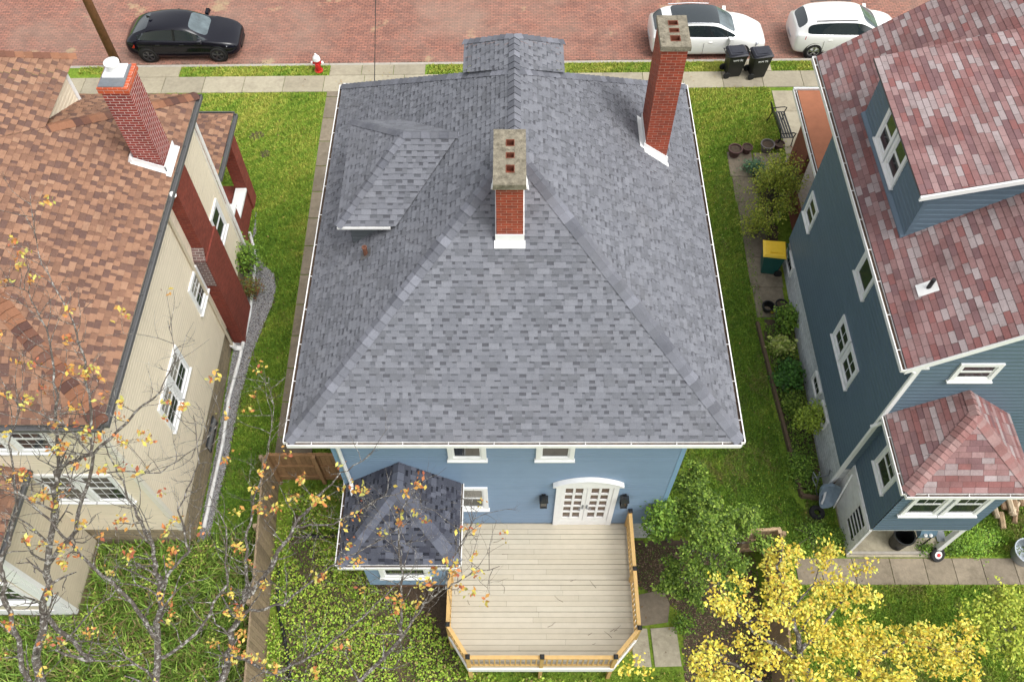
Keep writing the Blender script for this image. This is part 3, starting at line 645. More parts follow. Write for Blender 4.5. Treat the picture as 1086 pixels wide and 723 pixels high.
# french doors
DZ = .36; dx0, dx1 = 1.10, 2.66; fd = MB(); yy = WY0-.02
fd.box((dx0, yy-.06, DZ), (dx0+.13, yy+.02, 3.02)); fd.box((dx1-.13, yy-.06, DZ), (dx1, yy+.02, 3.02))
arc = [(dx0-.09+(dx1-dx0+.18)*t/16, 3.02+.34*math.sin(math.pi*t/16)**.8) for t in range(17)]
fd.prism([(dx0-.09, yy, 2.92)]+[(x_, yy, z_) for x_, z_ in arc]+[(dx1+.09, yy, 2.92)], (0, -.09, 0))
for i in range(16):
    (xa, za_), (xb, zb_) = arc[i], arc[i+1]; fd.obox((xa, yy-.13, za_-.012), (xb-xa, 0, zb_-za_), (0, .13, 0), (0, 0, .035))
fd.box((dx0+.13, yy-.05, DZ), (dx1-.13, yy+.02, DZ+.28))
FD = fd.build('french_door', 'white_paint', BL)
for k_, xa in enumerate((dx0+.135, (dx0+dx1)/2+.004)):
    xb = xa+(dx1-dx0-.27)/2-.006; dz0, dz1 = DZ+.285, 2.93; d_ = MB(); t = .10
    d_.box((xa, yy-.045, dz0), (xa+t, yy, dz1)); d_.box((xb-t, yy-.045, dz0), (xb, yy, dz1)); d_.box((xa+t, yy-.045, dz0), (xb-t, yy, dz0+.22)); d_.box((xa+t, yy-.045, dz1-.14), (xb-t, yy, dz1))
    gx0, gx1, gz0, gz1 = xa+t, xb-t, dz0+.22, dz1-.14
    d_.box(((gx0+gx1)/2-.03, yy-.04, gz0), ((gx0+gx1)/2+.03, yy, gz1))
    for r_ in range(1, 5): z_ = gz0+(gz1-gz0)*r_/5; d_.box((gx0, yy-.038, z_-.045), (gx1, yy, z_+.045))
    d_.build('door_leaf', 'white_paint', FD)
    p_ = MB(); p_.box((gx0, yy-.016, gz0), (gx1, yy-.004, gz1)); p_.build('pane', 'glass_warm', FD)
    h_ = MB(); hx = xb-.045 if k_ == 0 else xa+.045; h_.tube([(hx, yy-.045, 1.62), (hx, yy-.10, 1.62), (hx+(-.11 if k_ == 0 else .11), yy-.10, 1.62)], .013, 8); h_.box((hx-.025, yy-.052, 1.52), (hx+.025, yy-.044, 1.74)); h_.build('door_handle', 'metal_sheet', FD)
# wall lanterns
def lantern(x, label):
    t = thing('wall_lantern', label, 'lantern', (x, WY0-.02, 2.0), group='black lanterns beside the french doors'); mb = MB(); y = WY0-.02
    mb.box((x-.05, y-.03, 1.95), (x+.05, y, 2.35)); mb.box((x-.09, y-.22, 1.92), (x+.09, y-.04, 1.95))
    mb.hexa([(x-.11, y-.24, 2.30), (x+.11, y-.24, 2.30), (x+.11, y-.02, 2.30), (x-.11, y-.02, 2.30), (x-.04, y-.17, 2.41), (x+.04, y-.17, 2.41), (x+.04, y-.09, 2.41), (x-.04, y-.09, 2.41)])
    for a in (-.085, .07):
        for b in (-.215, -.06): mb.box((x+a, y+b, 1.95), (x+a+.015, y+b+.015, 2.30))
    mb.build('frame', 'black_metal', t); g_ = MB(); g_.box((x-.068, y-.198, 1.96), (x+.068, y-.065, 2.29)); g_.build('lantern_glass', 'glass', t)
lantern(.80, 'black box lantern on blue wall between side window and french doors'); lantern(2.84, 'black box lantern on blue wall right of the french doors near deck rail')
# rear bay
BX0, BX1, BY0, BZ = -4.05, -1.25, 6.55, 3.0; ap, ap2 = V((-2.65, 7.95, 4.2)), V((-2.65, 8.6, 4.2))
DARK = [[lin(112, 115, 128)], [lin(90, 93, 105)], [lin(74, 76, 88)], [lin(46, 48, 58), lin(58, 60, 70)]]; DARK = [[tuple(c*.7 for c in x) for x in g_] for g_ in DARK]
b_ = MB(); e0, e1, e2, e3 = V((BX0, BY0, BZ)), V((BX1, BY0, BZ)), V((BX1, 8.6, BZ)), V((BX0, 8.6, BZ))
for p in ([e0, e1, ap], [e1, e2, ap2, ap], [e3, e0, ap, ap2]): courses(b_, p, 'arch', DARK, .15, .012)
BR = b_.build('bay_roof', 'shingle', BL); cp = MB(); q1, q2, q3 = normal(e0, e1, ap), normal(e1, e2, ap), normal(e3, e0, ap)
DC = [tuple(c*.8 for c in lin(110, 114, 128)), tuple(c*.8 for c in lin(98, 101, 114))]
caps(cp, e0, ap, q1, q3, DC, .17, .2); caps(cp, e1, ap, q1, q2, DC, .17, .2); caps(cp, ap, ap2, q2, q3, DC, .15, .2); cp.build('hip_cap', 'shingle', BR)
sf = MB(); sf.box((BX0+.02, BY0+.02, BZ-.06), (BX1-.02, 8.58, BZ-.03)); sf.build('soffit', 'white_paint', BR)
gutter(e0, e1, (0, -1, 0), BR, wd=.075, lip=.004); gutter(e0, e3, (-1, 0, 0), BR, wd=.075, lip=.004); gutter(e1, e2, (1, 0, 0), BR, wd=.06, lip=.004)
bx0, bx1, by0 = -3.70, -1.68, 6.92
wall(BL, [([(bx0, by0, .3), (bx1, by0, .3), (bx1, by0, 2.95), (bx0, by0, 2.95)], (0, -1, 0)), ([(bx0, by0, .3), (bx0, 8.6, .3), (bx0, 8.6, 2.95), (bx0, by0, 2.95)], (-1, 0, 0)),
          ([(bx1, by0, .3), (bx1, 8.6, .3), (bx1, 8.6, 2.95), (bx1, by0, 2.95)], (1, 0, 0))], BLUE, name='bay_wall')
f = MB(); f.box((bx0+.25, by0+.3, -1.1), (bx1-.1, 8.58, .3)); f.box((bx0, by0, .26), (bx1, 8.58, .299)); f.build('bay_foundation', 'brown_foundation', BL)
window(BL, (-3.32, by0, 1.02), wd=1.25, ht=1.25, blinds=.4, **bk)
window(BL, (bx0, 8.3, 1.1), (0, -1, 0), (-1, 0, 0), .9, 1.2)
# downspout from the eave to the bay roof
d_ = MB(); d_.tube([(-3.9, 7.95, 6.38), (-3.92, 8.45, 6.1), (-3.92, 8.52, 5.8), (-3.92, 8.52, 3.2), (-3.85, 8.2, 3.12)], .05, 8); d_.build('downspout', 'white_paint', BL)
# ============================================================ DECK
DK = thing('wooden_deck', 'pale raised wooden deck with amber railing behind the blue house', 'deck', (.8, 6.7, -.9))
DX0, DX1, DY0, DYc, DY1, DZ0 = -1.6, 3.14, 4.82, 5.62, 8.575, .35
outer = [(DX0, DY1), (DX0, DYc), (-1.08, DY0), (2.50, DY0), (DX1, DYc-.1), (DX1, DY1)]
b_ = MB(); BC = [(.47, .42, .325), (.49, .44, .345), (.455, .405, .31), (.48, .435, .34)]
y = DY0
while y < DY1-.02:
    y1 = min(y+.138, DY1); ym = (y+y1)/2
    fx = lambda yy: (DX0 if yy > DYc else DX0+(-1.08-DX0)*(DYc-yy)/(DYc-DY0), DX1 if yy > DYc-.1 else DX1+(2.5-DX1)*(DYc-.1-yy)/(DYc-.1-DY0))
    xa, xb = fx(y+.001); xc, xd = fx(y1-.006); cut = random.uniform(xa+1.2, xb-1.2); c1, c2 = vary_col(random.choice(BC), .03), vary_col(random.choice(BC), .03)
    gp = .007 if random.random() < .75 else .013
    b_.prism([(xa, y, DZ0-.03), (cut, y, DZ0-.03), (cut, y1-gp, DZ0-.03), (xc, y1-gp, DZ0-.03)], (0, 0, .03), c1)
    b_.prism([(cut+.004, y, DZ0-.03), (xb, y, DZ0-.03), (xd, y1-gp, DZ0-.03), (cut+.004, y1-gp, DZ0-.03)], (0, 0, .03), c2); y = y1
b_.build('deck_floor', 'deck_board', DK)
ju = MB(); ju.prism([(p[0]*.985+.01, p[1]+(.02 if p[1] < 6 else -.01), DZ0-.2) for p in outer], (0, 0, .15), (.05, .04, .03)); ju.build('joists', 'old_wood', DK)
fa = MB()
for (xa, ya), (xb, yb_) in zip(outer, outer[1:]):
    d = V((xb-xa, yb_-ya, 0)); o_ = V((d.y, -d.x, 0)).normalized(); fa.obox(V((xa, ya, DZ0-.28)), d, o_*.03*1, (0, 0, .26))
fa.build('fascia', 'white_paint', DK)
def wood(): return vary_col((.55, .35, .13), .1)
rails = [(DX0+.03, DY1-1.6, DX0+.03, DYc), (DX0+.03, DYc, -1.06, DY0+.04), (-1.06, DY0+.04, .72, DY0+.04), (.72, DY0+.04, 2.48, DY0+.04), (2.48, DY0+.04, DX1-.04, DYc-.08), (DX1-.04, DYc-.08, DX1-.04, 7.0), (DX1-.04, 7.0, DX1-.04, DY1-.05)]
posts = set()
for xa, ya, xb, yb_ in rails:
    rl = MB(); rl.bar((xa, ya, 1.27), (xb, yb_, 1.27), .09, .04, wood()); rl.bar((xa, ya, 1.21), (xb, yb_, 1.21), .04, .08, wood()); rl.bar((xa, ya, .46), (xb, yb_, .46), .04, .08, wood())
    rl.build('handrail', 'new_wood', DK)
    L = math.hypot(xb-xa, yb_-ya); nb_ = max(2, int(L/.125)); bl = MB()
    for i in range(1, nb_): t = i/nb_; x_, y_ = xa+(xb-xa)*t, ya+(yb_-ya)*t; bl.box((x_-.017, y_-.017, .42), (x_+.017, y_+.017, 1.24), wood())
    bl.build('balusters', 'new_wood', DK); posts.add((xa, ya)); posts.add((xb, yb_))
for x_, y_ in sorted(posts):
    pt = MB(); pt.box((x_-.045, y_-.045, -.95), (x_+.045, y_+.045, 1.33), wood()); po = pt.build('post', 'new_wood', DK)
    c_ = MB(); c_.box((x_-.055, y_-.055, 1.331), (x_+.055, y_+.055, 1.36)); c_.hexa([(x_-.055, y_-.055, 1.36), (x_+.055, y_-.055, 1.36), (x_+.055, y_+.055, 1.36), (x_-.055, y_+.055, 1.36), (x_-.02, y_-.02, 1.40), (x_+.02, y_-.02, 1.40), (x_+.02, y_+.02, 1.40), (x_-.02, y_+.02, 1.40)]); c_.build('post_cap', 'black_metal', po)
# ============================================================ LEFT-HAND HOUSE
BR_ = [[lin(166, 130, 106), lin(161, 124, 100)], [lin(156, 119, 96), lin(159, 122, 99)], [lin(140, 107, 88), lin(149, 113, 92)], [lin(118, 91, 79), lin(136, 103, 85), lin(112, 87, 78)]]
BR_ = [[tuple(c*.86 for c in x) for x in g_] for g_ in BR_]; BRC = [tuple(c*.78 for c in lin(*x)) for x in ((150, 106, 82), (126, 88, 72), (104, 76, 68), (160, 114, 88))]
LH = thing('cream_house', 'cream sided house with brown shingled roof left of the blue house', 'house', (-13, 13, gz(13)))
ez, ex, ey0, ey1, ms = 6.7, -8.53, 8.28, 18.3, .5
HALF = (ey1-ey0)/2
apx = V((ex-HALF, (ey0+ey1)/2, ez+ms*HALF)); far = -22.0
r_ = MB()
plane = ((ex, 0, ez), (ms, 0, 1))
d1, d2, d3 = Pp(52, 126, *plane), Pp(80, 58, *plane), Pp(0, 66, *plane)
xe = d1.x
Lp = [(ex, ey0, ez), (ex, ey1, ez), apx]
for p in (Lp, [(ex, ey0, ez), apx, (far, apx.y, apx.z), (far, ey0, ez)], [(ex, ey1, ez), apx, (far, apx.y, apx.z), (far, ey1, ez)]): courses(r_, p, 'bold', BR_, .142, .013)
# front dormer: its right slope continues the main right slope
dy1 = d2.y; hip_y = lambda x: ey1+(x-ex); zx = lambda x: ez+ms*(ex-x); dap = V((xe-2.4, dy1-2.4*.55, zx(xe-2.4)))
uu = V((0, 0, .004))
courses(r_, [V((xe, hip_y(xe), zx(xe)))+uu, V((xe, dy1, zx(xe)))+uu, dap+uu, V((dap.x, hip_y(dap.x), zx(dap.x)))+uu], 'bold', BR_, .142, .013)
courses(r_, [V((xe, dy1, zx(xe))), dap, V((dap.x-2.2, dy1, zx(xe)))], 'bold', BR_, .142, .013)
LR = r_.build('roof', 'shingle_old', LH)
nR, nN, nF = normal(*Lp), normal((ex, ey0, ez), apx, (far, apx.y, apx.z)), normal((ex, ey1, ez), apx, (far, apx.y, apx.z))
CP(LR, .19, .2, Lp[0], apx, nR, nN, BRC); CP(LR, .19, .2, (ex, ey1, ez), (xe, hip_y(xe), zx(xe)), nR, nF, BRC)
CP(LR, .19, .2, (xe, dy1, zx(xe)), dap, nR, normal((xe, dy1, zx(xe)), dap, (dap.x-2, dy1, zx(xe))), BRC)
sf = MB(); sf.box((far, ey0+.02, ez-.08), (ex-.02, ey1-.02, ez-.04)); sf.build('soffit', 'cream_trim', LR)
gutter((ex, ey0, ez), (ex, ey1, ez), (1, 0, 0), LR, 'gutter_grey', 'gutter_grey', .11); gutter((far, ey0, ez), (ex, ey0, ez), (0, -1, 0), LR, 'gutter_grey', 'gutter_grey', .11)
CREAM = (.74, .65, .50); lx, ly0, ly1 = -8.93, 8.42, 18.15
zfF = lambda y: ez+ms*(ey1-y)
xc = xe-.25; cheek = [(xc, hip_y(xc)-.15, zx(xc)-.10), (xc, dy1-.5, zx(xc)-.06), (xc, dy1-.5, zfF(dy1-.5))]
wall(LH, [([(lx, ly0, .3), (lx, ly1, .3), (lx, ly1, 6.63), (lx, ly0, 6.63)], (1, 0, 0)), ([(lx, ly0, .3), (far, ly0, .3), (far, ly0, 6.63), (lx, ly0, 6.63)], (0, -1, 0)),
          ([(lx, ly1, .3), (far, ly1, .3), (far, ly1, 6.63), (lx, ly1, 6.63)], (0, 1, 0)), (cheek, (1, 0, 0))], CREAM, exposure=.12)
tb = MB(); tb.box((xc-.05, dy1-.52, zfF(dy1-.5)-.05), (xc+.04, dy1-.40, zx(xc)-.03)); tb.build('corner_board', 'white_paint', LH)
f = MB(); f.box((far, ly0+.03, -1.2), (lx-.03, ly1-.03, .3)); f.build('foundation', 'stone_wall', LH)
cb = MB(); cb.box((lx-.10, ly0-.02, .28), (lx+.02, ly0+.10, 6.6)); cb.build('corner_board', 'cream_board', LH); cb = MB(); cb.box((lx-.10, ly1-.1, .28), (lx+.02, ly1+.02, 6.6)); cb.build('corner_board', 'cream_board', LH)
wk = dict(U=(0, 1, 0), n=(1, 0, 0))
window(LH, (lx, 14.02, 2.38), wd=.92, ht=1.15, muntin=(2, 2), blinds=.6, **wk)
window(LH, (lx, 10.3, 2.35), wd=.98, ht=1.2, muntin=(2, 2), blinds=.6, **wk); window(LH, (lx, 11.3, 2.35), wd=.98, ht=1.2, muntin=(2, 2), blinds=.5, **wk)
window(LH, (lx, 16.75, 2.1), wd=.9, ht=1.2, **wk)
bw = dict(U=(1, 0, 0), n=(0, -1, 0))
window(LH, (-11.35, ly0, 2.35), wd=.93, ht=1.6, muntin=(3, 2), **bw); window(LH, (-10.38, ly0, 2.35), wd=.93, ht=1.6, muntin=(3, 2), **bw)
window(LH, (-10.95, ly0, 5.2), wd=.95, ht=1.25, muntin=(3, 2), **bw); window(LH, (-12.0, ly0, 5.2), wd=.95, ht=1.25, muntin=(3, 2), **bw)
f = MB(); f.box((lx-.01, 11.1, -.55), (lx+.03, 12.1, -.1)); f.build('basement_window', 'glass', LH)
# brick stack on the side wall + chimney above the eave
st = MB(); st.box((lx, 15.0, -1.1), (-8.56, 16.3, 3.6)); st.box((lx, 15.2, 3.6), (-8.6, 16.2, 6.62)); ST = st.build('chimney_stack', 'brick_wall', LH)
sh = MB(); sh.obox((lx+.02, 14.985, 2.5), (.33, 0, 0), (0, -.012, 0), (0, 0, 1.1)); sh.obox((lx+.01, 15.0, 3.61), (.345, 0, 0), (0, .2, .35), (0, -.02, .02)); sh.build('brick_shoulder', 'brick_faded', ST)
c_ = MB(); c_.box((-9.34, 15.38, 6.5), (-8.72, 16.16, 9.30)); LC = c_.build('chimney', 'brick_new', LH)
o_ = MB(); o_.box((-9.38, 15.34, 9.301), (-8.68, 16.2, 9.45)); o_.build('chimney_crown', 'brick_orange', LC)
o_ = MB(); o_.box((-9.36, 15.38, 9.452), (-8.77, 16.16, 9.47)); CP_ = o_.build('chimney_cap', 'metal_sheet', LC)
o_ = MB(); o_.box((-9.32, 15.68, 9.471), (-8.84, 16.14, 9.50)); o_.lathe((-9.08, 15.91, 9.5), [(.13, 0), (.13, .16), (.17, .17), (.175, .23), (.10, .26), (0.001, .265)], 20); o_.build('flue_cowl', 'white_paint', CP_)
fl = MB(); zz0, zz1 = zx(-9.38), zx(-8.68)
fl.obox((-9.42, 15.33, zz0-.0), (.76, 0, zz1-zz0), (0, .018, 0), (0, 0, .20)); fl.obox((-9.44, 15.27, zz0+.035), (.80, 0, zz1-zz0-.03), (0, .07, 0), (0, 0, .015)); fl.box((-8.678, 15.33, zz1), (-8.66, 16.24, zz1+.22)); fl.obox((-8.66, 15.2, zz1+.03), (.11, 0, -.05), (0, 1.06, 0), (0, 0, .014)); fl.prism([(-9.50, 15.3, zz0+.06), (-9.38, 15.3, zz0+.02), (-9.40, 15.3, zz0+.26)], (0, .25, 0))
fl.build('flashing', 'white_paint', LC)
# downspouts and the white pipe laid along the wall
d_ = MB(); d_.tube([(-8.5, 14.75, 6.55), (-8.6, 14.75, 6.3), (-8.86, 14.75, 6.05), (-8.87, 14.75, -.35)], .045, 8); DS = d_.build('downspout', 'cream_trim', LH)
e_ = MB(); e_.tube([(-8.87, 14.75, -.3), (-8.8, 14.75, -.5), (-8.6, 14.75, -.55)], .09, 12); e_.build('downspout_elbow', 'white_worn', DS); e_ = MB(); e_.tube([(-8.45, 14.75, 6.62), (-8.55, 14.75, 6.5)], .09, 10); e_.build('downspout_elbow', 'white_worn', DS)
d_ = MB(); d_.tube([(-8.86, 18.2, 6.6), (-8.86, 18.2, .1)], .05, 8); d_.build('downspout', 'gutter_white', LH)
pl = [G(265, 248), G(272, 272), G(268, 310), G(265, 335), G(255, 380), G(243, 425), G(237, 470), G(226, 520), G(217, 560)]
d_ = MB(); d_.tube([p+V((0, 0, .07)) for p in pl], .055, 10); tag(d_.build('drain_pipe', 'white_worn', None, True), 'long white drain pipe lying on the gravel along the cream house', 'pipe')
# rear wing
wx, wy0, wz = -11.62, 6.42, 4.2
wall(LH, [([(wx, wy0, -.6), (wx, ly0, -.6), (wx, ly0, wz), (wx, wy0, wz)], (1, 0, 0)), ([(wx, wy0, -.6), (far, wy0, -.6), (far, wy0, wz), (wx, wy0, wz)], (0, -1, 0))], (.55, .48, .36), exposure=.12, name='wing_wall')
f = MB(); f.box((far, wy0+.02, -1.1), (wx-.02, ly0, -.6)); f.build('wing_foundation', 'stone_tan', LH)
cb = MB(); cb.box((wx-.12, wy0-.025, -.6), (wx+.025, wy0+.1, wz)); cb.build('corner_board', 'white_paint', LH)
for a_ in (((-12.0, wy0-.04, -.62), (wx-.13, wy0+.003, wz)), ((-14.5, wy0-.04, .2), (-12.01, wy0+.003, .5)), ((-14.5, wy0-.04, -.6), (-12.01, wy0+.003, -.2))): cb = MB(); cb.box(*a_); cb.build('wing_trim', 'white_paint', LH)
window(LH, (-13.1, wy0-.01, .55), wd=1.0, ht=1.6, **bw)
r_ = MB(); courses(r_, [(wx+.3, wy0-.3, wz), (wx+.3, ly0, wz), (wx-2, ly0, wz+1), (wx-2, wy0-.3+1, wz+1)], 'bold', BR_, .142, .013); courses(r_, [(wx+.3, wy0-.3, wz), (wx-2, wy0+.7, wz+1), (far, wy0+.7, wz+1), (far, wy0-.3, wz)], 'bold', BR_, .142, .013)
WRF = r_.build('wing_roof', 'shingle_old', LH); gutter((wx+.3, wy0-.3, wz), (wx+.3, ly0-.02, wz), (1, 0, 0), WRF, 'gutter_grey', 'gutter_grey', .1)
# front porch of the cream house
pe = V((-8.9, 0, 3.5)); r_ = MB(); px = -8.9
courses(r_, [(px, 18.2, 3.5), (px, 21.05, 3.5), (px-1.2, 19.85, 3.95), (px-1.2, 18.2, 3.95)], 'bold', BR_, .142, .013); courses(r_, [(px, 21.05, 3.5), (px-1.2, 19.85, 3.95), (-18, 19.85, 3.95), (-18, 21.05, 3.5)], 'bold', BR_, .142, .013); courses(r_, [(px-1.2, 19.85, 3.95), (px-1.2, 18.2, 3.95), (-18, 18.2, 3.96), (-18, 19.85, 3.95)], 'bold', BR_, .142, .013)
PR = r_.build('porch_roof', 'shingle_old', LH); gutter((px, 18.25, 3.5), (px, 21.05, 3.5), (1, 0, 0), PR, 'gutter_grey', 'gutter_grey', .11); gutter((-18, 21.05, 3.5), (px, 21.05, 3.5), (0, 1, 0), PR, 'gutter_grey', 'gutter_grey', .11)
f = MB(); f.box((-9.45, 20.35, -.5), (-9.05, 20.9, 3.4)); f.box((-9.35, 18.9, -.6), (-9.12, 20.35, .75)); f.box((-18, 18.15, -.6), (-9.36, 20.8, .45)); f.box((-9.42, 18.3, -.6), (-8.98, 18.9, 1.5)); f.build('porch_brick', 'brick_wall', LH)
f = MB(); f.box((-9.42, 18.95, .75), (-9.05, 20.34, .84)); f.obox((-9.45, 18.28, 1.52), (.5, 0, 0), (0, .66, 0), (0, 0, .08)); f.box((-18, 18.25, 3.3), (-9.0, 20.95, 3.45)); f.build('porch_trim', 'white_paint', LH)
# ============================================================ RIGHT-HAND HOUSE
RED = [lin(152, 118, 116), lin(144, 106, 104), lin(164, 134, 132), lin(172, 158, 157), lin(164, 147, 146), lin(146, 100, 97), lin(154, 120, 118), lin(132, 101, 102)]
RED = [tuple(c*.80 for c in x) for x in RED]; REDC = [tuple(c*.8 for c in lin(*x)) for x in ((164, 126, 122), (172, 140, 136), (158, 116, 112))]
RH = thing('navy_house', 'navy sided house with weathered red roof right of the blue house', 'house', (13, 15, gz(15)))
qx, qz, qm = 8.66, 6.5, .73; qy0, qy1 = 9.75, 20.1; rx_ = qx+5.4; rz_ = qz+qm*5.4; qr = rx_+5.4
zq = lambda x: qz+qm*(x-qx)
r_ = MB(); courses(r_, [(qx, qy0, qz), (qx, qy1, qz), (rx_, qy1, rz_), (rx_, qy0, rz_)], 'tab', RED, .14, .008); courses(r_, [(qr, qy0, qz), (qr, qy1, qz), (rx_, qy1, rz_), (rx_, qy0, rz_)], 'tab', RED, .14, .008)
dex, dez, ds_ = 8.93, 8.6, .27; dy0, dyf = 12.9, 17.45; dxr = dex+(rz_-dez-.05)/ds_ if False else 13.9
zd = lambda x: dez+ds_*(x-dex)
courses(r_, [(dex, dy0, dez), (dex, dyf, dez), (dxr, dyf, zd(dxr)), (dxr, dy0, zd(dxr))], 'tab', RED, .14, .008)
RR = r_.build('roof', 'shingle_old', RH)
rk = [((x_, y_-.02, qz-.20), (dx_, 0, 5.4*qm), (0, .05, 0), (0, 0, .17)) for y_ in (qy0, qy1-.04) for x_, dx_ in ((qx, 5.4), (qr, -5.4))]
rk += [((dex, dy0-.05, dez-.14), (dxr-dex, 0, (dxr-dex)*ds_), (0, .05, 0), (0, 0, .125)), ((qx+.03, qy0+.04, qz-.10), (.5, 0, 0), (0, .3, 0), (0, 0, .03))]
for a_ in rk: wr_ = MB(); wr_.obox(*a_); wr_.build('rake_board', 'white_paint', RR)
sf = MB(); sf.obox((qx+.02, qy0+.03, qz-.08), (5.3, 0, 5.3*qm), (0, qy1-qy0-.08, 0), (0, 0, .04)); sf.obox((dex+.01, dy0, dez-.06), (dxr-dex-.1, 0, (dxr-dex-.1)*ds_), (0, dyf-dy0, 0), (0, 0, .03)); sf.build('soffit', 'gutter_grey', RR)
gutter((qx, qy0, qz), (qx, qy1, qz), (-1, 0, 0), RR, wd=.11, lip=.006)
pv = MB(); p = V((9.38, 11.56, zq(9.38))); pv.tube([p, p+V((0, 0, .32))], .05, 12); pv.build('vent_pipe', 'black_metal', RR); fc = MB(); fc.obox(p+V((-.2, -.16, -.2*qm+.012)), (.36, 0, .36*qm), (0, .32, 0), (-.01, 0, .014)); fc.build('vent_base', 'white_worn', RR)
NAVY = (.105, .155, .20); sx, sy0, sy1 = 9.12, 10.02, 18.2; fz = .72
dwx, dwy0, dwy1 = 9.27, 13.15, 17.3; zc = lambda x: zd(x)-.05
xm = dwx+(zd(dwx)-zq(dwx))/(qm-ds_)
wall(RH, [([(sx, sy0, fz), (sx, sy1, fz), (sx, sy1, 6.45), (sx, sy0, 6.45)], (-1, 0, 0)), ([(sx, sy0, fz), (2*rx_-sx, sy0, fz), (2*rx_-sx, sy0, 6.7), (rx_, sy0, rz_-.12), (sx, sy0, 6.7)], (0, -1, 0)),
          ([(sx, sy1, fz), (2*rx_-sx, sy1, fz), (2*rx_-sx, sy1, 6.7), (rx_, sy1, rz_-.12), (sx, sy1, 6.7)], (0, 1, 0)),
          ([(dwx, dwy0, zq(dwx)), (dwx, dwy1, zq(dwx)), (dwx, dwy1, zc(dwx)), (dwx, dwy0, zc(dwx))], (-1, 0, 0)), ([(dwx, dwy0, zq(dwx)), (dwx, dwy0, zc(dwx)), (xm, dwy0, zc(xm))], (0, -1, 0)), ([(dwx, dwy1, zq(dwx)), (dwx, dwy1, zc(dwx)), (xm, dwy1, zc(xm))], (0, 1, 0))], NAVY, exposure=.16, thick=.022)
tr = MB(); tr.obox((dwx-.10, dwy0-.03, zq(dwx-.1)+.014), (.11, 0, .11*qm), (0, dwy1-dwy0+.06, 0), (0, 0, .05), (.12, .17, .22)); tr.box((dwx-.025, dwy0-.02, zq(dwx)), (dwx+.09, dwy0+.005, zc(dwx)), NAVY); tr.build('dormer_trim', 'siding', RH)
f = MB(); f.box((sx+.03, sy0+.03, -1.3), (2*rx_-sx, sy1-.03, fz)); f.build('foundation', 'block_wall', RH)
cb = MB(); cb.box((sx-.025, sy0-.03, -.2), (sx+.09, sy0+.03, 6.4)); cb.build('corner_board', 'white_paint', RH)
d_ = MB(); d_.tube([(8.6, 9.9, 6.4), (8.75, 9.95, 6.25), (9.06, 9.96, 6.0), (9.06, 9.96, -.45), (8.98, 9.7, -.62), (8.9, 9.55, -.70)], .035, 8); d_.build('downspout', 'white_paint', RH)
lw = dict(U=(0, -1, 0), n=(-1, 0, 0))
window(RH, (sx, 17.95, 2.35), wd=.85, ht=.95, **lw); window(RH, (sx, 13.95, 4.55), wd=.95, ht=.95, sash=0, **lw)
window(RH, (sx, 13.42, 2.3), wd=.88, ht=1.0, muntin=(2, 1), **lw); window(RH, (sx, 12.5, 2.3), wd=.88, ht=1.0, muntin=(2, 1), **lw)
window(RH, (dwx, 16.22, 7.12), wd=.83, ht=1.15, trim=.12, **lw); window(RH, (dwx, 15.32, 7.12), wd=.83, ht=1.15, trim=.12, **lw)
for y_ in (17.9, 13.3, 12.3): window(RH, (sx+.03, y_, .02), wd=.75, ht=.5, trim=.07, m='white_worn', sash=0, muntin=(3, 1), sill=False, **lw)
window(RH, (9.98, sy0, 5.62), (1, 0, 0), (0, -1, 0), .98, .72, .10, sill=True)
# rear raised room
kx0, kx1, ky0, ky1, kz0, kz1 = 9.4, 11.95, 8.12, 10.02, 1.08, 3.88
Nv2 = (.10, .15, .20)
wall(RH, [([(kx0, ky0, kz0), (kx0, ky1, kz0), (kx0, ky1, kz1), (kx0, ky0, kz1)], (-1, 0, 0)), ([(kx0, ky0, kz0), (kx1, ky0, kz0), (kx1, ky0, kz1), (kx0, ky0, kz1)], (0, -1, 0)), ([(kx1, ky0, kz0), (kx1, ky1, kz0), (kx1, ky1, kz1), (kx1, ky0, kz1)], (1, 0, 0))], Nv2, exposure=.16, thick=.02, name='room_wall')
f = MB(); f.box((kx0+.01, ky0+.01, kz0-.10), (kx1-.01, ky1, kz0)); f.build('room_floor', 'old_wood', RH)
ke = [V((9.18, 7.93, 3.93)), V((12.22, 7.93, 3.93)), V((12.22, 10.0, 3.93)), V((9.18, 10.0, 3.93))]; ka, kb = V((10.55, 9.35, 5.05)), V((10.85, 9.35, 5.05)); kc = V((10.7, 10.0, 5.05)) 
ka = V((10.7, 9.35, 5.12)); kc = V((10.7, 10.0, 5.12)); r_ = MB()
for p in ([ke[0], ke[1], ka], [ke[1], ke[2], kc, ka], [ke[3], ke[0], ka, kc]): courses(r_, p, 'tab', RED, .14, .008)
KR = r_.build('room_roof', 'shingle_old', RH); cp = MB(); q1, q2, q3 = normal(ke[0], ke[1], ka), normal(ke[1], ke[2], ka), normal(ke[3], ke[0], ka)
caps(cp, ke[0], ka, q1, q3, REDC, .17, .14); caps(cp, ke[1], ka, q1, q2, REDC, .17, .14); caps(cp, ka, kc, q2, q3, REDC, .15, .14); cp.build('hip_cap', 'shingle_old', KR)
gutter(ke[0], ke[1], (0, -1, 0), KR, wd=.09, lip=.006); gutter(ke[0], ke[3], (-1, 0, 0), KR, wd=.09, lip=.006)
sf = MB(); sf.box((9.2, 7.95, 3.86), (12.2, 10.0, 3.9)); sf.build('soffit', 'white_paint', KR)
d_ = MB(); d_.tube([(9.15, 9.85, 3.85), (9.1, 9.9, 3.6), (9.0, 9.94, 3.4)], .05, 8); d_.build('downspout', 'white_paint', RH)
window(RH, (kx0, 9.5, 2.3), wd=.92, ht=1.2, trim=.10, muntin=(2, 2, 1), m='white_paint', **lw)
for xx in (9.68, 10.68): window(RH, (xx, ky0, 2.2), (1, 0, 0), (0, -1, 0), .92, 1.35, .10, muntin=(3, 1, 1), blinds=.25)
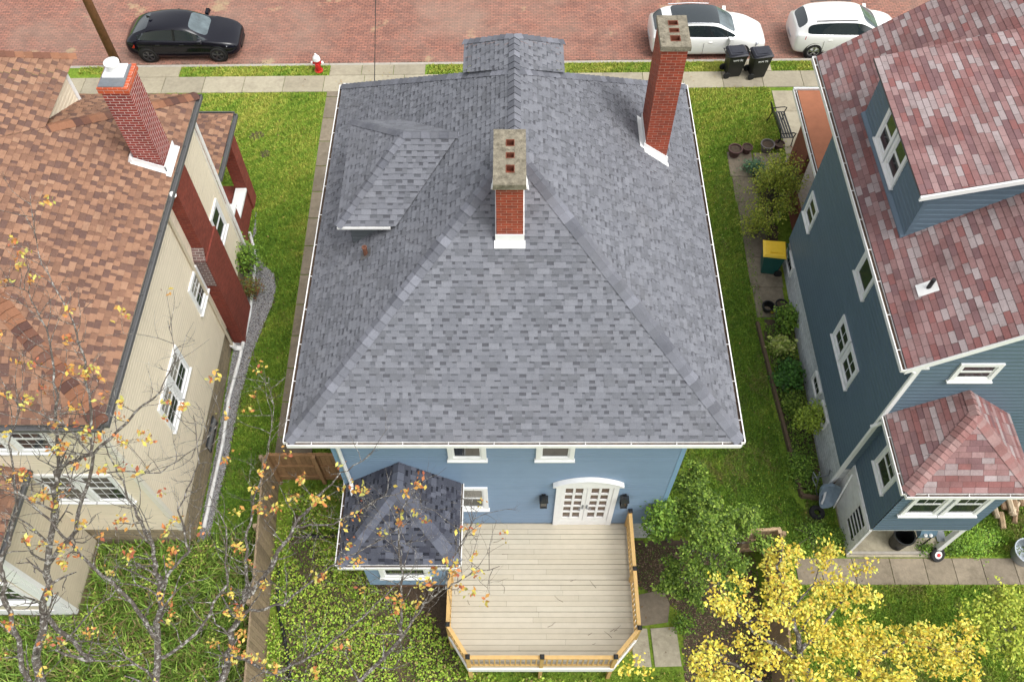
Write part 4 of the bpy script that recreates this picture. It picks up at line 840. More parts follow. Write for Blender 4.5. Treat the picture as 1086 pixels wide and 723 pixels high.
# lower door wall, post
f = MB(); f.box((kx0-.02, ky0, -.88), (kx0+.05, 8.20, kz0-.1)); f.box((kx0-.02, 9.35, -.88), (kx0+.05, 10.0, kz0-.1)); f.box((kx0-.02, 8.2, .98-.06), (kx0+.05, 9.35, .98)); DF = f.build('door_frame', 'white_worn', RH)
D_ = MB(); a0, a1 = 8.2, 9.35; z0, z1 = -.85, .92
D_.box((kx0-.03, a0, z0), (kx0, a0+.14, z1)); D_.box((kx0-.03, a1-.42, z0), (kx0, a1, z1)); D_.box((kx0-.03, a0+.14, z0), (kx0, a1-.42, z0+.55)); D_.box((kx0-.03, a0+.14, z1-.12), (kx0, a1-.42, z1))
for i in range(1, 5): zz = z0+.55+(z1-.12-z0-.55)*i/5; D_.box((kx0-.028, a0+.14, zz-.02), (kx0, a1-.42, zz+.02))
DO = D_.build('door', 'white_worn', RH); p_ = MB(); p_.box((kx0-.012, a0+.14, z0+.55), (kx0-.006, a1-.42, z1-.12)); p_.build('pane', 'glass', DO); h_ = MB(); h_.tube([(kx0-.03, a0+.07, -.1), (kx0-.09, a0+.07, -.1), (kx0-.09, a0+.18, -.1)], .014, 8); h_.build('door_handle', 'black_metal', DO)
p_ = MB(); p_.box((kx1-.14, ky0+.03, -.88), (kx1, ky0+.17, kz0-.1)); p_.build('post', 'white_paint', RH)
f = MB(); f.box((kx0+.06, ky0-.02, -.88), (kx1-.3, ky0+.05, -.74)); f.build('sill_step', 'kerb', RH)
# front porch roof, orange-red, and its post
f = MB(); f.prism([(9.55, 18.25, 2.95), (9.55, 22.7, 2.95), (14, 22.7, 2.95), (14, 18.25, 2.95)], (0, 0, .07)); PF = f.build('porch_roof', 'porch_red', RH)
gutter((9.52, 18.3, 3.05), (9.52, 22.75, 3.05), (-1, 0, 0), PF, wd=.10, lip=.006); f = MB(); f.box((9.42, 22.72, 2.9), (14, 22.8, 3.08)); f.build('fascia', 'white_paint', PF)
f = MB(); f.box((9.70, 20.5, -.6), (9.85, 21.8, 2.94)); f.box((9.70, 18.25, -.6), (9.80, 20.5, .6)); f.build('porch_wall', 'porch_post', RH)
f = MB(); f.box((9.86, 18.23, -.6), (14, 22.4, .15)); f.build('porch_floor', 'kerb', RH); 
#@@THINGS
# ============================================================ VEHICLES
def wheel_mesh(parent, x, y, r, out, rimmat):
    """out = +1/-1 : which side the wheel faces"""
    mb = MB(); ax = (0, out, 0)
    mb.lathe((x, y-out*.20, r), [(r*.62, 0), (r*.93, 0), (r, .03), (r, .17), (r*.93, .20), (r*.66, .205), (r*.64, .18)], 32, axis=ax)
    w_ = mb.build('wheel', 'rubber', parent, True); rm = MB()
    rm.lathe((x, y, r), [(r*.66, -.02), (r*.66, .008), (r*.60, .004), (r*.58, -.05)], 32, axis=ax)
    for k in range(5):
        for dd in (-.12, .12):
            a = 2*math.pi*k/5+dd+.3; c = V((x, y+out*.0, r)); e = V((math.cos(a), 0, math.sin(a)))*r*.62; e0 = V((math.cos(a-dd*.5), 0, math.sin(a-dd*.5)))*r*.1
            rm.bar(c+e0+V((0, out*-.005, 0)), c+e+V((0, out*-.005, 0)), .035, .03, up=(0, 1, 0))
    rm.lathe((x, y-out*.03, r), [(.001, .035), (r*.17, .03), (r*.18, 0)], 16, axis=ax); rm.build('rim', rimmat, w_)
    dk = MB(); dk.lathe((x, y-out*.09, r), [(.001, .02), (r*.6, .02), (r*.6, 0)], 24, axis=ax); dk.build('brake_disc', 'black_plastic', w_)
def car(label, style, loc, rz, L, W, Ht, paint, rim, wb, fo, wr, group=None, roof_glass=False, taper=.9):
    """x forward. stations: (x, z_under, half width, z_belt, half width at belt, z_roof, half width at roof, tag)"""
    t = thing('parked_car', label, 'car', (0, 0, 0), group=group); hw = W/2
    f0 = L/2
    if style == 'sleek':
        ST = [(-f0, .40, .62, .62, .55, .66, .40), (-f0+.06, .26, .80, .80, .70, .84, .5), (-f0+.30, .20, .90, .90, .80, 1.00, .58), (-f0+.55, .18, .97, .93, .84, 1.17, .60), (-f0+1.05, .17, 1.0, .93, .86, 1.34, .62), (-f0+1.75, .17, 1.0, .92, .87, 1.42, .64), (-f0+2.35, .17, 1.0, .90, .87, 1.40, .62),
              (-f0+2.62, .17, 1.0, .90, .87, 1.33, .60), (-f0+3.30, .17, 1.0, .90, .86, .95, .66), (-f0+3.42, .17, 1.0, .88, .86, .90, .66), (-f0+3.95, .18, .97, .80, .80, .84, .52), (-f0+4.25, .20, .88, .70, .70, .74, .44), (-f0+L-.05, .26, .72, .60, .58, .63, .36), (-f0+L, .34, .62, .50, .5, .52, .3)]
        hatch, rear_g, ws = (3, 4), (2, 3), (7, 8)
    else:
        ST = [(-f0, .42, .70, .66, .66, .70, .42), (-f0+.05, .28, .86, .92, .80, 1.02, .58), (-f0+.12, .22, .92, .98, .84, 1.10, .62), (-f0+.42, .19, .98, 1.0, .86, 1.40, .62), (-f0+.75, .18, 1.0, 1.0, .87, 1.48, .64), (-f0+1.7, .18, 1.0, .97, .88, 1.53, .66), (-f0+2.35, .18, 1.0, .95, .88, 1.49, .64),
              (-f0+2.60, .18, 1.0, .95, .88, 1.43, .62), (-f0+3.30, .18, 1.0, .96, .87, 1.02, .68), (-f0+3.42, .18, 1.0, .94, .86, .97, .67), (-f0+3.85, .20, .97, .88, .80, .92, .54), (-f0+4.12, .22, .88, .78, .72, .81, .44), (-f0+L-.06, .26, .74, .64, .58, .67, .36), (-f0+L, .36, .62, .52, .5, .54, .3)]
        hatch, rear_g, ws = (3, 4), (2, 3), (7, 8)
    sc = Ht/max(s_[5] for s_ in ST); rings = []
    for (x, zu, w1, zb, w2, zr_, w3) in ST:
        a, b, c = w1*hw, w2*hw, w3*hw; zb, zr_ = zb*sc, zr_*sc
        half = [(0, zu-.02), (a*.85, zu), (a*.985, zu+.07), (a, zu+(zb-zu)*.45), (a*.985, zu+(zb-zu)*.80), (b+(a-b)*.35, zb), (b, zb+.012), (b*.35+c*.65 if zr_-zb > .12 else (b+c)/2, zr_-(.09 if zr_-zb > .12 else .012)), (c, zr_-(.02 if zr_-zb > .12 else .004)), (c*.5, zr_+.012), (0, zr_+.018)]
        ring = [(x, y, z) for y, z in half]+[(x, -y, z) for y, z in half[-2:0:-1]]; rings.append(ring)
    n = len(rings[0]); vs = [p for r_ in rings for p in r_]; fs, mi = [], []
    for i in range(len(rings)-1):
        for k in range(n):
            k2 = (k+1) % n; fs.append((i*n+k, i*n+k2, (i+1)*n+k2, (i+1)*n+k)); kk = k if k < 10 else n-1-k; m = 0
            if kk == 6 and 3 <= i <= 7: m = 1
            if kk in (7,) and 3 <= i <= 6: m = 0
            if i == 7 and kk in (8, 9): m = 2
            if i == 7 and kk == 7: m = 0
            if i in ((2,) if style != 'sleek' else (2, 3)) and kk in (8, 9): m = 3
            if roof_glass and i in (5, 6, 4) and kk in (8, 9): m = 4
            mi.append(m)
    fs.append(tuple(range(n-1, -1, -1))); mi.append(0); fs.append(tuple((len(rings)-1)*n+k for k in range(n))); mi.append(0)
    me = bpy.data.meshes.new('tmp'); me.from_pydata(vs, [], fs)
    for _ in range(5): me.materials.append(M['glass'])
    for p_, m in zip(me.polygons, mi): p_.material_index = m
    bm = bmesh.new(); bm.from_mesh(me); bmesh.ops.recalc_face_normals(bm, faces=bm.faces)
    cr = bm.edges.layers.float.get('crease_edge') or bm.edges.layers.float.new('crease_edge')
    for e in bm.edges:
        if len(e.link_faces) == 2 and e.link_faces[0].material_index != e.link_faces[1].material_index: e[cr] = .75
    bm.to_mesh(me); bm.free()
    o = bpy.data.objects.new('tmp', me); C.objects.link(o); md = o.modifiers.new('s', 'SUBSURF'); md.levels = 2; md.render_levels = 2
    ev = o.evaluated_get(bpy.context.evaluated_depsgraph_get()); m2 = bpy.data.meshes.new_from_object(ev)
    V2 = [v.co.copy() for v in m2.vertices]; N2 = [v.normal.copy() for v in m2.vertices]
    groups = {k: [] for k in range(5)}
    for p_ in m2.polygons: groups[p_.material_index].append(tuple(p_.vertices))
    bpy.data.objects.remove(o); names = {0: ('body', paint), 1: ('side_window', 'car_glass'), 2: ('windshield', 'car_glass_light'), 3: ('rear_window', 'car_glass'), 4: ('glass_roof', 'car_glass')}
    for k, fl_ in groups.items():
        if not fl_: continue
        sides = [fl_]
        if k == 1: sides = [[f for f in fl_ if V2[f[0]].y+V2[f[2]].y > 0], [f for f in fl_ if V2[f[0]].y+V2[f[2]].y <= 0]]
        for fl2 in sides:
            used = sorted({i for f in fl2 for i in f}); mp = {i: j for j, i in enumerate(used)}; mb = MB(); mb.mesh([V2[i] for i in used], [tuple(mp[i] for i in f) for f in fl2]); mb.build(names[k][0], names[k][1], t, True)
    # pillars, belt trim, door lines, handles, mirrors, lamps, arches, wheels
    xr, xf = -f0+fo[0], -f0+fo[0]+wb
    for s_ in (1, -1):
        for xw in (xr, xf):
            ar = MB(); r_ = wr+.055; yy = s_*(hw*.965); prev = None
            for q in range(13):
                a = math.pi*q/12; p0 = V((xw+math.cos(a)*r_, yy+s_*.022, wr+math.sin(a)*r_)); p1 = V((xw+math.cos(a)*(r_-.06), yy+s_*.012, wr+math.sin(a)*(r_-.06)))
                if prev: ar.face([prev[0], p0, p1, prev[1]] if s_ > 0 else [prev[1], p1, p0, prev[0]]); ar.face([prev[0], V(prev[0])-V((0, s_*.1, 0)), p0-V((0, s_*.1, 0)), p0])
                prev = (p0, p1)
            ar.build('wheel_arch', 'black_plastic', t)
            dk = MB(); dk.lathe((xw, yy-s_*.10, wr), [(.001, .105), (wr+.05, .105), (wr+.05, 0)], 28, axis=(0, s_, 0)); dk.build('wheel_well', 'black_plastic', t)
            wheel_mesh(t, xw, s_*(hw*.965+.035), wr, s_, rim)
        for xx in (-f0+1.62, -f0+2.55):
            zb = .93*sc; 
            h_ = MB(); h_.box((xx-.32, s_*hw*.985-.012, zb-.13), (xx-.16, s_*hw*.985+.022, zb-.105)); h_.build('door_handle', paint if paint != 'car_black' else 'black_metal', t)
        ln = MB()
        for xx in (-f0+1.15, -f0+2.05, -f0+3.02): ln.box((xx, s_*hw*.998-.004, .30), (xx+.008, s_*hw*.998+.003, .80*sc))
        ln.build('door_gap', 'black_plastic', t)
        mr = MB(); mr.hexa([(-f0+2.98, s_*(hw*.9), .92*sc), (-f0+3.12, s_*(hw*.9), .92*sc), (-f0+3.16, s_*(hw+.16), .95*sc), (-f0+3.02, s_*(hw+.17), .95*sc), (-f0+2.98, s_*(hw*.9), 1.02*sc), (-f0+3.10, s_*(hw*.9), 1.02*sc), (-f0+3.13, s_*(hw+.15), 1.06*sc), (-f0+3.0, s_*(hw+.16), 1.06*sc)]); mr.build('wing_mirror', paint, t)
        bp = MB(); bp.hexa([(-f0+2.0, s_*hw*.865, .93*sc), (-f0+2.09, s_*hw*.865, .93*sc), (-f0+2.09, s_*(hw*.865+.012), .93*sc), (-f0+2.0, s_*(hw*.865+.012), .93*sc), (-f0+2.04, s_*hw*.70, 1.34*sc), (-f0+2.12, s_*hw*.70, 1.34*sc), (-f0+2.12, s_*(hw*.70+.02), 1.34*sc), (-f0+2.04, s_*(hw*.70+.02), 1.34*sc)]); bp.build('door_pillar', 'black_plastic', t)
        hl = MB(); x1 = f0
        hl.hexa([(x1-.50, s_*hw*.80, .66*sc), (x1-.14, s_*hw*.48, .56*sc), (x1-.10, s_*hw*.48, .48*sc), (x1-.46, s_*hw*.90, .56*sc), (x1-.50, s_*hw*.72, .75*sc), (x1-.16, s_*hw*.46, .655*sc), (x1-.06, s_*hw*.50, .56*sc), (x1-.44, s_*hw*.93, .68*sc)]); hl.build('headlight', 'lamp_clear', t)
        tq, tz = (.10, .60) if style == 'sleek' else (.06, .80)
        tl = MB(); tl.hexa([(-x1+tq, s_*hw*.60, tz), (-x1+tq+.02, s_*hw*.80, tz), (-x1+tq+.34, s_*hw*(.955), tz+.08), (-x1+.25, s_*hw*.60, tz+.06), (-x1+tq+.05, s_*hw*.58, tz+.14), (-x1+tq+.08, s_*hw*.78, tz+.15), (-x1+tq+.36, s_*hw*.925, tz+.2), (-x1+.25, s_*hw*.58, tz+.14)]); tl.build('tail_light', 'lamp_red', t)
        if style != 'sleek':
            rr = MB(); rr.tube([(-f0+.7, s_*hw*.68, 1.50*sc*.985), (-f0+1.5, s_*hw*.70, 1.535*sc*.985), (-f0+2.3, s_*hw*.69, 1.51*sc*.985)], .018, 6); rr.build('roof_rail', 'black_metal' if not roof_glass else 'alloy', t)
    gr = MB(); gr.box((f0-.05, -hw*.42, .28), (f0+.012, hw*.42, .46)); gr.build('grille', 'black_plastic', t)
    bpn = MB(); bpn.box((-f0-.012, -.26, .50), (-f0+.03, .26, .62)); bpn.build('number_plate', 'galvanised', t)
    an = MB(); an.hexa([(-f0+1.0, -.03, 1.42*sc), (-f0+1.16, -.03, 1.44*sc), (-f0+1.16, .03, 1.44*sc), (-f0+1.0, .03, 1.42*sc), (-f0+1.0, -.01, 1.52*sc), (-f0+1.06, -.01, 1.50*sc), (-f0+1.06, .01, 1.50*sc), (-f0+1.0, .01, 1.52*sc)]); an.build('antenna', 'black_plastic', t)
    relocate(t, loc, rz); return t
RD = -.125
car('glossy black hatchback parked along the brick street by the utility pole', 'sleek', (-13.0, 28.85, RD), SLP, 4.45, 1.80, 1.44, 'car_black', 'dark_alloy', 2.72, (.88,), .335)
car('white car with dark glass roof parked behind the two black bins', 'suv', (7.75, 29.0, RD), SLP, 4.60, 1.80, 1.55, 'car_white', 'alloy', 2.7, (.85,), .33, roof_glass=True)
car('white hatchback with red tail lamp parked at the far right above the red roof', 'suv', (13.25, 29.1, RD), SLP, 4.35, 1.80, 1.60, 'car_white', 'alloy', 2.66, (.85,), .34)
# ============================================================ STREET THINGS
p = G(128, 76); t = thing('utility_pole', 'brown wooden utility pole rising from the grass verge', 'pole', p); pm = MB(); pm.tube([p-V((0, 0, .3)), p+V((0, 0, 5)), p+V((0, 0, 10.5))], [.17, .15, .125], 14); pm.build('pole_shaft', 'pole_wood', t, True)
x_ = MB(); x_.box((p.x-1.1, p.y-.06, 9.6), (p.x+1.1, p.y+.06, 9.72)); x_.build('crossarm', 'pole_wood', t)
for dx in (-1, -.4, .4, 1): i_ = MB(); i_.lathe((p.x+dx, p.y, 9.72), [(.03, 0), (.06, .04), (.04, .08), (.06, .12), (.001, .16)], 10); i_.build('insulator', 'galvanised', t)
ww = MB(); a, b = V((-3.83, 18.95, 6.35)), V((-5.2, 38, 8.6)); ww.tube([a+(b-a)*k/12-V((0, 0, .5*math.sin(math.pi*k/12))) for k in range(13)], .012, 6); tag(ww.build('service_cable', 'black_metal'), 'thin black service cable running from the grey roof over the street', 'cable')
p = G(338.5, 75.5); t = thing('fire_hydrant', 'small red fire hydrant with white top on the verge', 'hydrant', p); b_ = MB()
b_.lathe(p, [(.17, 0), (.17, .05), (.11, .06), (.11, .48), (.15, .50), (.15, .54)], 18); b_.lathe(p+V((-.13, 0, .40)), [(.001, -.06), (.055, -.06), (.055, .3), (.001, .3)], 12, axis=(1, 0, 0)); b_.lathe(p+V((0, -.09, .36)), [(.075, 0), (.075, .09), (.001, .09)], 12, axis=(0, -1, 0)); b_.build('barrel', 'red_paint', t, False)
b_ = MB(); b_.lathe(p, [(.15, .541), (.15, .56), (.13, .66), (.07, .74), (.035, .75), (.035, .82), (.001, .82)], 18); b_.build('bonnet', 'white_paint', t)
for s_ in (-1, 1): b_ = MB(); b_.lathe(p+V((s_*.17, 0, .40)), [(.065, 0), (.065, .06), (.02, .07), (.001, .09)], 10, axis=(s_, 0, 0)); b_.build('nozzle_cap', 'white_paint', t)
def wheelie_bin(label, loc, rz, body, lid, group=None, marks=False, hh=1.05, ww=.60, dd=.72):
    """front faces +y, handle and wheels at -y"""
    t = thing('wheeled_bin', label, 'bin', (0, 0, 0), group=group); b_ = MB(); a, d = ww/2, dd/2
    b_.hexa([(-a*.78, -d*.72, .03), (a*.78, -d*.72, .03), (a*.78, d*.68, .03), (-a*.78, d*.68, .03), (-a*.96, -d*.95, hh-.08), (a*.96, -d*.95, hh-.08), (a*.96, d*.97, hh-.08), (-a*.96, d*.97, hh-.08)])
    b_.box((-a, -d, hh-.08), (a, d, hh-.02)); 
    for zz in (.35, .6): b_.box((-a*.9, d*.70+.10*zz, zz), (a*.9, d*.83, zz+.02)) if False else None
    b_.box((-a*.3, -d*.76, .1), (a*.3, -d*.70, .8)); b_.build('bin_body', body, t)
    l_ = MB(); l_.hexa([(-a-.02, -d-.02, hh-.02), (a+.02, -d-.02, hh-.02), (a+.02, d+.035, hh-.02), (-a-.02, d+.035, hh-.02), (-a*.9, -d*.9, hh+.07), (a*.9, -d*.9, hh+.07), (a*.86, d*.86, hh+.045), (-a*.86, d*.86, hh+.045)]); l_.box((-a*.6, -d*.7, hh+.068), (a*.6, d*.5, hh+.078)); l_.build('lid', lid, t)
    h_ = MB(); h_.tube([(-a*.9, -d, hh-.05), (-a*.9, -d-.09, hh-.03), (a*.9, -d-.09, hh-.03), (a*.9, -d, hh-.05)], .018, 8); h_.build('handle', body, t)
    for s_ in (-1, 1): w_ = MB(); w_.lathe((s_*(a*.80), -d*.86, .13), [(.001, .0), (.13, 0), (.13, .06), (.05, .07), (.001, .07)], 18, axis=(s_, 0, 0)); w_.build('wheel', 'rubber', t)
    if marks:
        c_ = bpy.data.curves.new('txt', 'FONT'); c_.body = 'WM 96'; c_.size = .13; c_.extrude = .003; c_.align_x = 'CENTER'; to = bpy.data.objects.new('txt', c_); C.objects.link(to)
        me = bpy.data.meshes.new_from_object(to.evaluated_get(bpy.context.evaluated_depsgraph_get())); bpy.data.objects.remove(to)
        me.transform(Matrix.Translation((a*.93+.012, 0, .78)) @ Matrix.Rotation(math.radians(90), 4, 'Z') @ Matrix.Rotation(math.radians(90), 4, 'X')); mo = bpy.data.objects.new('lettering', me); C.objects.link(mo); me.materials.clear(); me.materials.append(M['white_paint']); mo.parent = t
    relocate(t, loc, rz); return t
p1, p2 = G(774, 83), G(799, 84)
wheelie_bin('black wheeled bin on the pavement nearer the tall red chimney', (p1.x+.1, p1.y+.25, 0.03), math.radians(-82), 'black_plastic', 'plastic_lid', 'black bins on the pavement', True)
wheelie_bin('black wheeled bin on the pavement nearer the garden bench', (p2.x+.12, p2.y+.25, 0.03), math.radians(-80), 'black_plastic', 'plastic_lid', 'black bins on the pavement', True)
p = G(815, 291); wheelie_bin('dark green wheeled bin with bright yellow lid beside the navy house', (p.x, p.y+.25, p.z+.03), math.radians(82), 'green_plastic', 'yellow_plastic', hh=1.0, ww=.68, dd=.70)
# bench
def bench(loc, rz):
    t = thing('garden_bench', 'black metal slatted garden bench on the lawn by the front walk', 'bench', (0, 0, 0)); L = 1.35
    s_ = MB()
    for i in range(5): s_.box((-L/2, -.20+.095*i, .42), (L/2, -.20+.095*i+.06, .44))
    s_.build('seat', 'black_metal', t); b_ = MB()
    for i in range(4): b_.obox((-L/2, .28+.035*i, .52+.10*i), (L, 0, 0), (0, .015, .055), (0, -.015, .004))
    b_.build('backrest', 'black_metal', t)
    for x_ in (-L/2, L/2):
        f_ = MB(); f_.tube([(x_, -.22, 0), (x_, -.20, .43), (x_, .26, .43), (x_, .42, .92)], .022, 8); f_.tube([(x_, .26, .43), (x_, .36, 0)], .022, 8); f_.tube([(x_, -.20, .43), (x_, -.24, .62), (x_, -.15, .66), (x_, .30, .64)], .02, 8); f_.build('bench_frame', 'black_metal', t)
    relocate(t, loc, rz)
p = G(829, 142); bench((p.x-.05, p.y, p.z+.02), math.radians(94))
def pot(label, u, v, r, h, m='terracotta_dark', empty=False):
    p = G(u, v); t = thing('plant_pot', label, 'pot', p, group='pots around the slabs'); b_ = MB()
    b_.lathe(p+V((0, 0, .02)), [(.001, 0), (r*.7, 0), (r*.93, h*.82), (r*1.08, h*.83), (r*1.08, h), (r*.90, h), (r*.88, h*.86), (r*.75, h*.3)], 20); b_.build('pot_body', m, t, False)
    if not empty: s_ = MB(); s_.lathe(p+V((0, 0, .02)), [(r*.88, h*.84), (r*.5, h*.88), (.001, h*.87)], 16); s_.build('potting_soil', 'soil', t)
    return t
pot('large dark pot holding dry stems, leftmost of the row at the slab corner', 778, 165, .24, .34); pot('small brown pot, second from the left at the lawn edge', 791, 162, .18, .28)
pot('wide grey rimmed pot below the garden bench, third in the row', 812, 160, .24, .34, 'pot_grey'); pot('small purple brown pot nearest the orange porch roof', 825, 158, .18, .26)
pot('black empty pot on the slab nearer the lawn, below the yellow lid', 813, 329, .19, .26, 'black_plastic', True); pot('black pot of dark soil on the slab against the navy house foundation', 827, 327, .19, .24, 'black_plastic')
def small(name, label, cat, fn, m, smooth=False): b_ = MB(); fn(b_); o = b_.build(name, m, None, smooth); return tag(o, label, cat)
p = G(825, 332); small('blue_cup', 'small blue pot in front of the black pot by the foundation', 'pot', lambda b_: b_.lathe(p+V((0, 0, .02)), [(.001, 0), (.07, 0), (.1, .14), (.085, .14), (.06, .03)], 14), mat('blue_glaze', (.02, .05, .25), .3, .1, 5).name)
p = G(818, 332); small('yellow_ball', 'small yellow toy ball lying on the slab corner', 'ball', lambda b_: b_.lathe(p+V((0, 0, .02)), [(.055*math.sin(a), .055-.055*math.cos(a)) for a in np.linspace(0, math.pi, 8)], 12), 'yellow_plastic', True)
# ============================================================ THINGS BEHIND THE NAVY HOUSE
def wheelbarrow():
    p = G(876, 543); t = thing('wheelbarrow', 'upended grey blue wheelbarrow leaning against the white wall', 'wheelbarrow', p)
    c0 = p+V((.0, .1, .12)); A = V((-.10, .28, 1.0)).normalized(); B = V((.9, .15, 0)).normalized(); n = A.cross(B)          # tray stands on its nose, tilted to the wall
    def q(a, b, c): return c0+A*a+B*b+n*c
    def ring(a0, a1, w0, w1, c):
        out = []
        for k in range(20):
            th = 2*math.pi*k/20; cx, sx_ = math.cos(th), math.sin(th); sq = lambda v_: math.copysign(abs(v_)**.6, v_); a = (a0+a1)/2+(a1-a0)/2*sq(cx); f_ = (a-a0)/(a1-a0); out.append(q(a, (w0+(w1-w0)*f_)*sq(sx_), c))
        return out
    tr = MB(); R_ = [ring(-.02, .97, .24, .36, -.01), ring(0, .95, .22, .34, 0), ring(.10, .86, .17, .26, .18), ring(.2, .74, .11, .17, .27)]
    for ra, rb in zip(R_, R_[1:]):
        for k in range(20): tr.face([ra[k], ra[(k+1) % 20], rb[(k+1) % 20], rb[k]])
    tr.face(R_[-1]); tr.build('tray', 'barrow_grey', t, True)
    for s_ in (-1, 1): h_ = MB(); h_.tube([q(-.12, s_*.06, .36), q(.45, s_*.24, .33), q(1.42, s_*.33, .20)], .02, 8); h_.build('handle', 'pole_wood' if s_ > 0 else 'metal_sheet', t); l_ = MB(); l_.tube([q(.62, s_*.26, .33), q(.66, s_*.25, .62), q(.90, s_*.25, .62), q(.98, s_*.29, .28)], .017, 8); l_.build('leg', 'metal_sheet', t)
    l_ = MB(); l_.tube([q(.66, -.25, .62), q(.66, .25, .62)], .017, 8); l_.build('cross_brace', 'metal_sheet', t)
    w_ = MB(); wc = q(-.05, 0, .36); w_.lathe(wc-B*.05, [(.10, .02), (.17, 0), (.2, .03), (.2, .07), (.17, .1), (.10, .08)], 20, axis=B); wo = w_.build('wheel', 'rubber', t); r_ = MB(); r_.lathe(wc-B*.03, [(.001, 0), (.11, 0), (.11, .06), (.001, .06)], 14, axis=B); r_.build('rim', 'metal_sheet', wo)
wheelbarrow()
p = G(866, 546); small('tyre', 'small black cart tyre lying in the weeds left of the wheelbarrow', 'tyre', lambda b_: b_.lathe(p+V((0, .05, .02)), [(.09, 0), (.2, 0), (.23, .05), (.2, .1), (.09, .1), (.09, 0)], 22), 'rubber')
for k, (u, v, x2, y2, z2, lb) in enumerate(((884, 538, 9.3, 9.75, .9, 'long wooden garden tool handle leaning beside the wheelbarrow'),)):
    p = G(u, v); small('tool_handle', lb, 'tool', lambda b_: b_.tube([p, (x2, y2, z2)], .022, 8), 'old_wood')
t = thing('black_bucket_bin', 'open black round bin on the concrete under the raised room', 'bin', (10.82, 8.42, -.8)); b_ = MB(); b_.lathe((10.82, 8.42, -.80), [(.001, 0), (.21, 0), (.27, .62), (.30, .63), (.30, .66), (.26, .66), (.2, .04)], 22); b_.build('bin_body', 'black_plastic', t)
t = thing('grill', 'grey blue lidded barbecue grill with dark side shelf under the raised room', 'grill', (11.35, 8.5, -.8)); b_ = MB(); b_.box((11.15, 8.35, -.15), (11.6, 8.75, .05)); b_.prism([(11.15, 8.35, .05), (11.15, 8.75, .05), (11.15, 8.70, .22), (11.15, 8.45, .22)], (.45, 0, 0)); b_.build('grill_hood', 'blue_metal', t)
for x_ in (11.17, 11.55):
    for y_ in (8.37, 8.7): l_ = MB(); l_.box((x_, y_, -.83), (x_+.03, y_+.03, -.15)); l_.build('leg', 'black_metal', t)
b_ = MB(); b_.box((11.61, 8.2, -.05), (11.85, 8.7, -.02)); b_.build('side_shelf', 'metal_sheet', t)
for dx in (0, .14): k_ = MB(); k_.lathe((11.28+dx, 8.33, .05), [(.001, 0), (.05, .01), (.05, .04), (.001, .06)], 12); k_.build('knob', 'white_worn', t)
p = G(992, 591); t = thing('cart_wheel', 'black rubber wheel with white hub and red centre at the walk edge', 'wheel', p); ax = V((.15, -.62, .78)).normalized(); q = p+V((0, .03, .17))
b_ = MB(); b_.lathe(q-ax*.05, [(.10, 0), (.19, 0), (.215, .03), (.215, .07), (.19, .10), (.11, .10)], 26, axis=ax); b_.build('tyre', 'rubber', t, False); b_ = MB(); b_.lathe(q-ax*.03, [(.001, 0), (.115, 0), (.115, .075), (.06, .09), (.06, .08)], 22, axis=ax); b_.lathe(q-ax*.03, [(.06, .085), (.001, .085)], 16, axis=ax); b_.build('hub', 'white_paint', t); b_ = MB(); b_.lathe(q, [(.055, .057), (.05, .075), (.001, .08)], 16, axis=ax); b_.build('hub_cap', 'red_paint', t)
p = G(1083, 590); t = thing('metal_tub', 'round galvanised metal tub standing beside the rear walk', 'tub', p); b_ = MB(); b_.lathe(p, [(.001, 0), (.30, 0), (.36, .42), (.385, .43), (.385, .46), (.35, .46), (.29, .03), (.001, .03)], 28); b_.build('tub_body', 'galvanised', t)
for i in range(12):                                   # firewood
    u, v = 1058+random.uniform(-12, 26), 545+random.uniform(-10, 16); p = G(u, v); a = random.uniform(-.5, .5); d = V((math.cos(a+1.2), math.sin(a+1.2), random.uniform(-.1, .1))); ln = random.uniform(.35, .5); zz = .07+.14*(i % 3); r_ = random.uniform(.06, .09)
    b_ = MB(); c = vary_col(random.choice([(.42, .30, .18), (.30, .20, .12), (.48, .38, .26), (.22, .16, .11)]), .1)
    pr_ = [(math.cos(k*2.09+a)*r_, math.sin(k*2.09+a)*r_) for k in range(3)]+[]; s_ = d.cross(V((0, 0, 1))).normalized(); u2 = s_.cross(d)
    b_.prism([p+V((0, 0, zz))+s_*x+u2*y for x, y in [(-r_, -r_*.6), (r_, -r_*.7), (r_*.8, r_*.5), (0, r_), (-r_*.9, r_*.4)]], d*ln, c); o = b_.build('firewood_log', 'firewood')
    tag(o, 'split log lying in the firewood pile right of the raised room', 'log', 'split logs in the firewood pile')
# ============================================================ FENCES
def fence(name, label, a, b, h0, h1, side, post_sp=2.0, col=(.25, .15, .075), rails=True, group=None, cat='fence'):
    t = thing(name, label, cat, (a[0], a[1], gz(a[1])), group=group); a, b = V((a[0], a[1], 0)), V((b[0], b[1], 0)); d = (b-a); L = d.length; d.normalize(); n = V((d.y, -d.x, 0))*side
    x = 0; bd = MB()
    while x < L-.02:
        w_ = min(.135, L-x); q = a+d*x; c = vary_col(col, .25); j = random.uniform(-.015, .02); z0 = gz(q.y)+.03
        bd.obox(V((q.x, q.y, z0)), d*w_*.96, n*.02, (0, 0, h1+j-z0), c); x += .142
    bd.build('boards', 'old_wood', t)
    for zz in (h1-.12, h1-.85, h1-1.55):
        r_ = MB(); q = a+n*.02; r_.obox(V((q.x, q.y, zz)), d*L, n*.04, (0, 0, .09), vary_col(col, .1)); r_.build('rail', 'old_wood', t)
    x = 0
    while x <= L+.01:
        q = a+d*x+n*.02; p_ = MB(); p_.obox(V((q.x, q.y, gz(q.y)-.2))-d*.05+n*.041, d*.1, n*.1, (0, 0, h1-.0-gz(q.y)+.2), vary_col(col, .1)); p_.build('post', 'old_wood', t); x += post_sp
FZ = .92
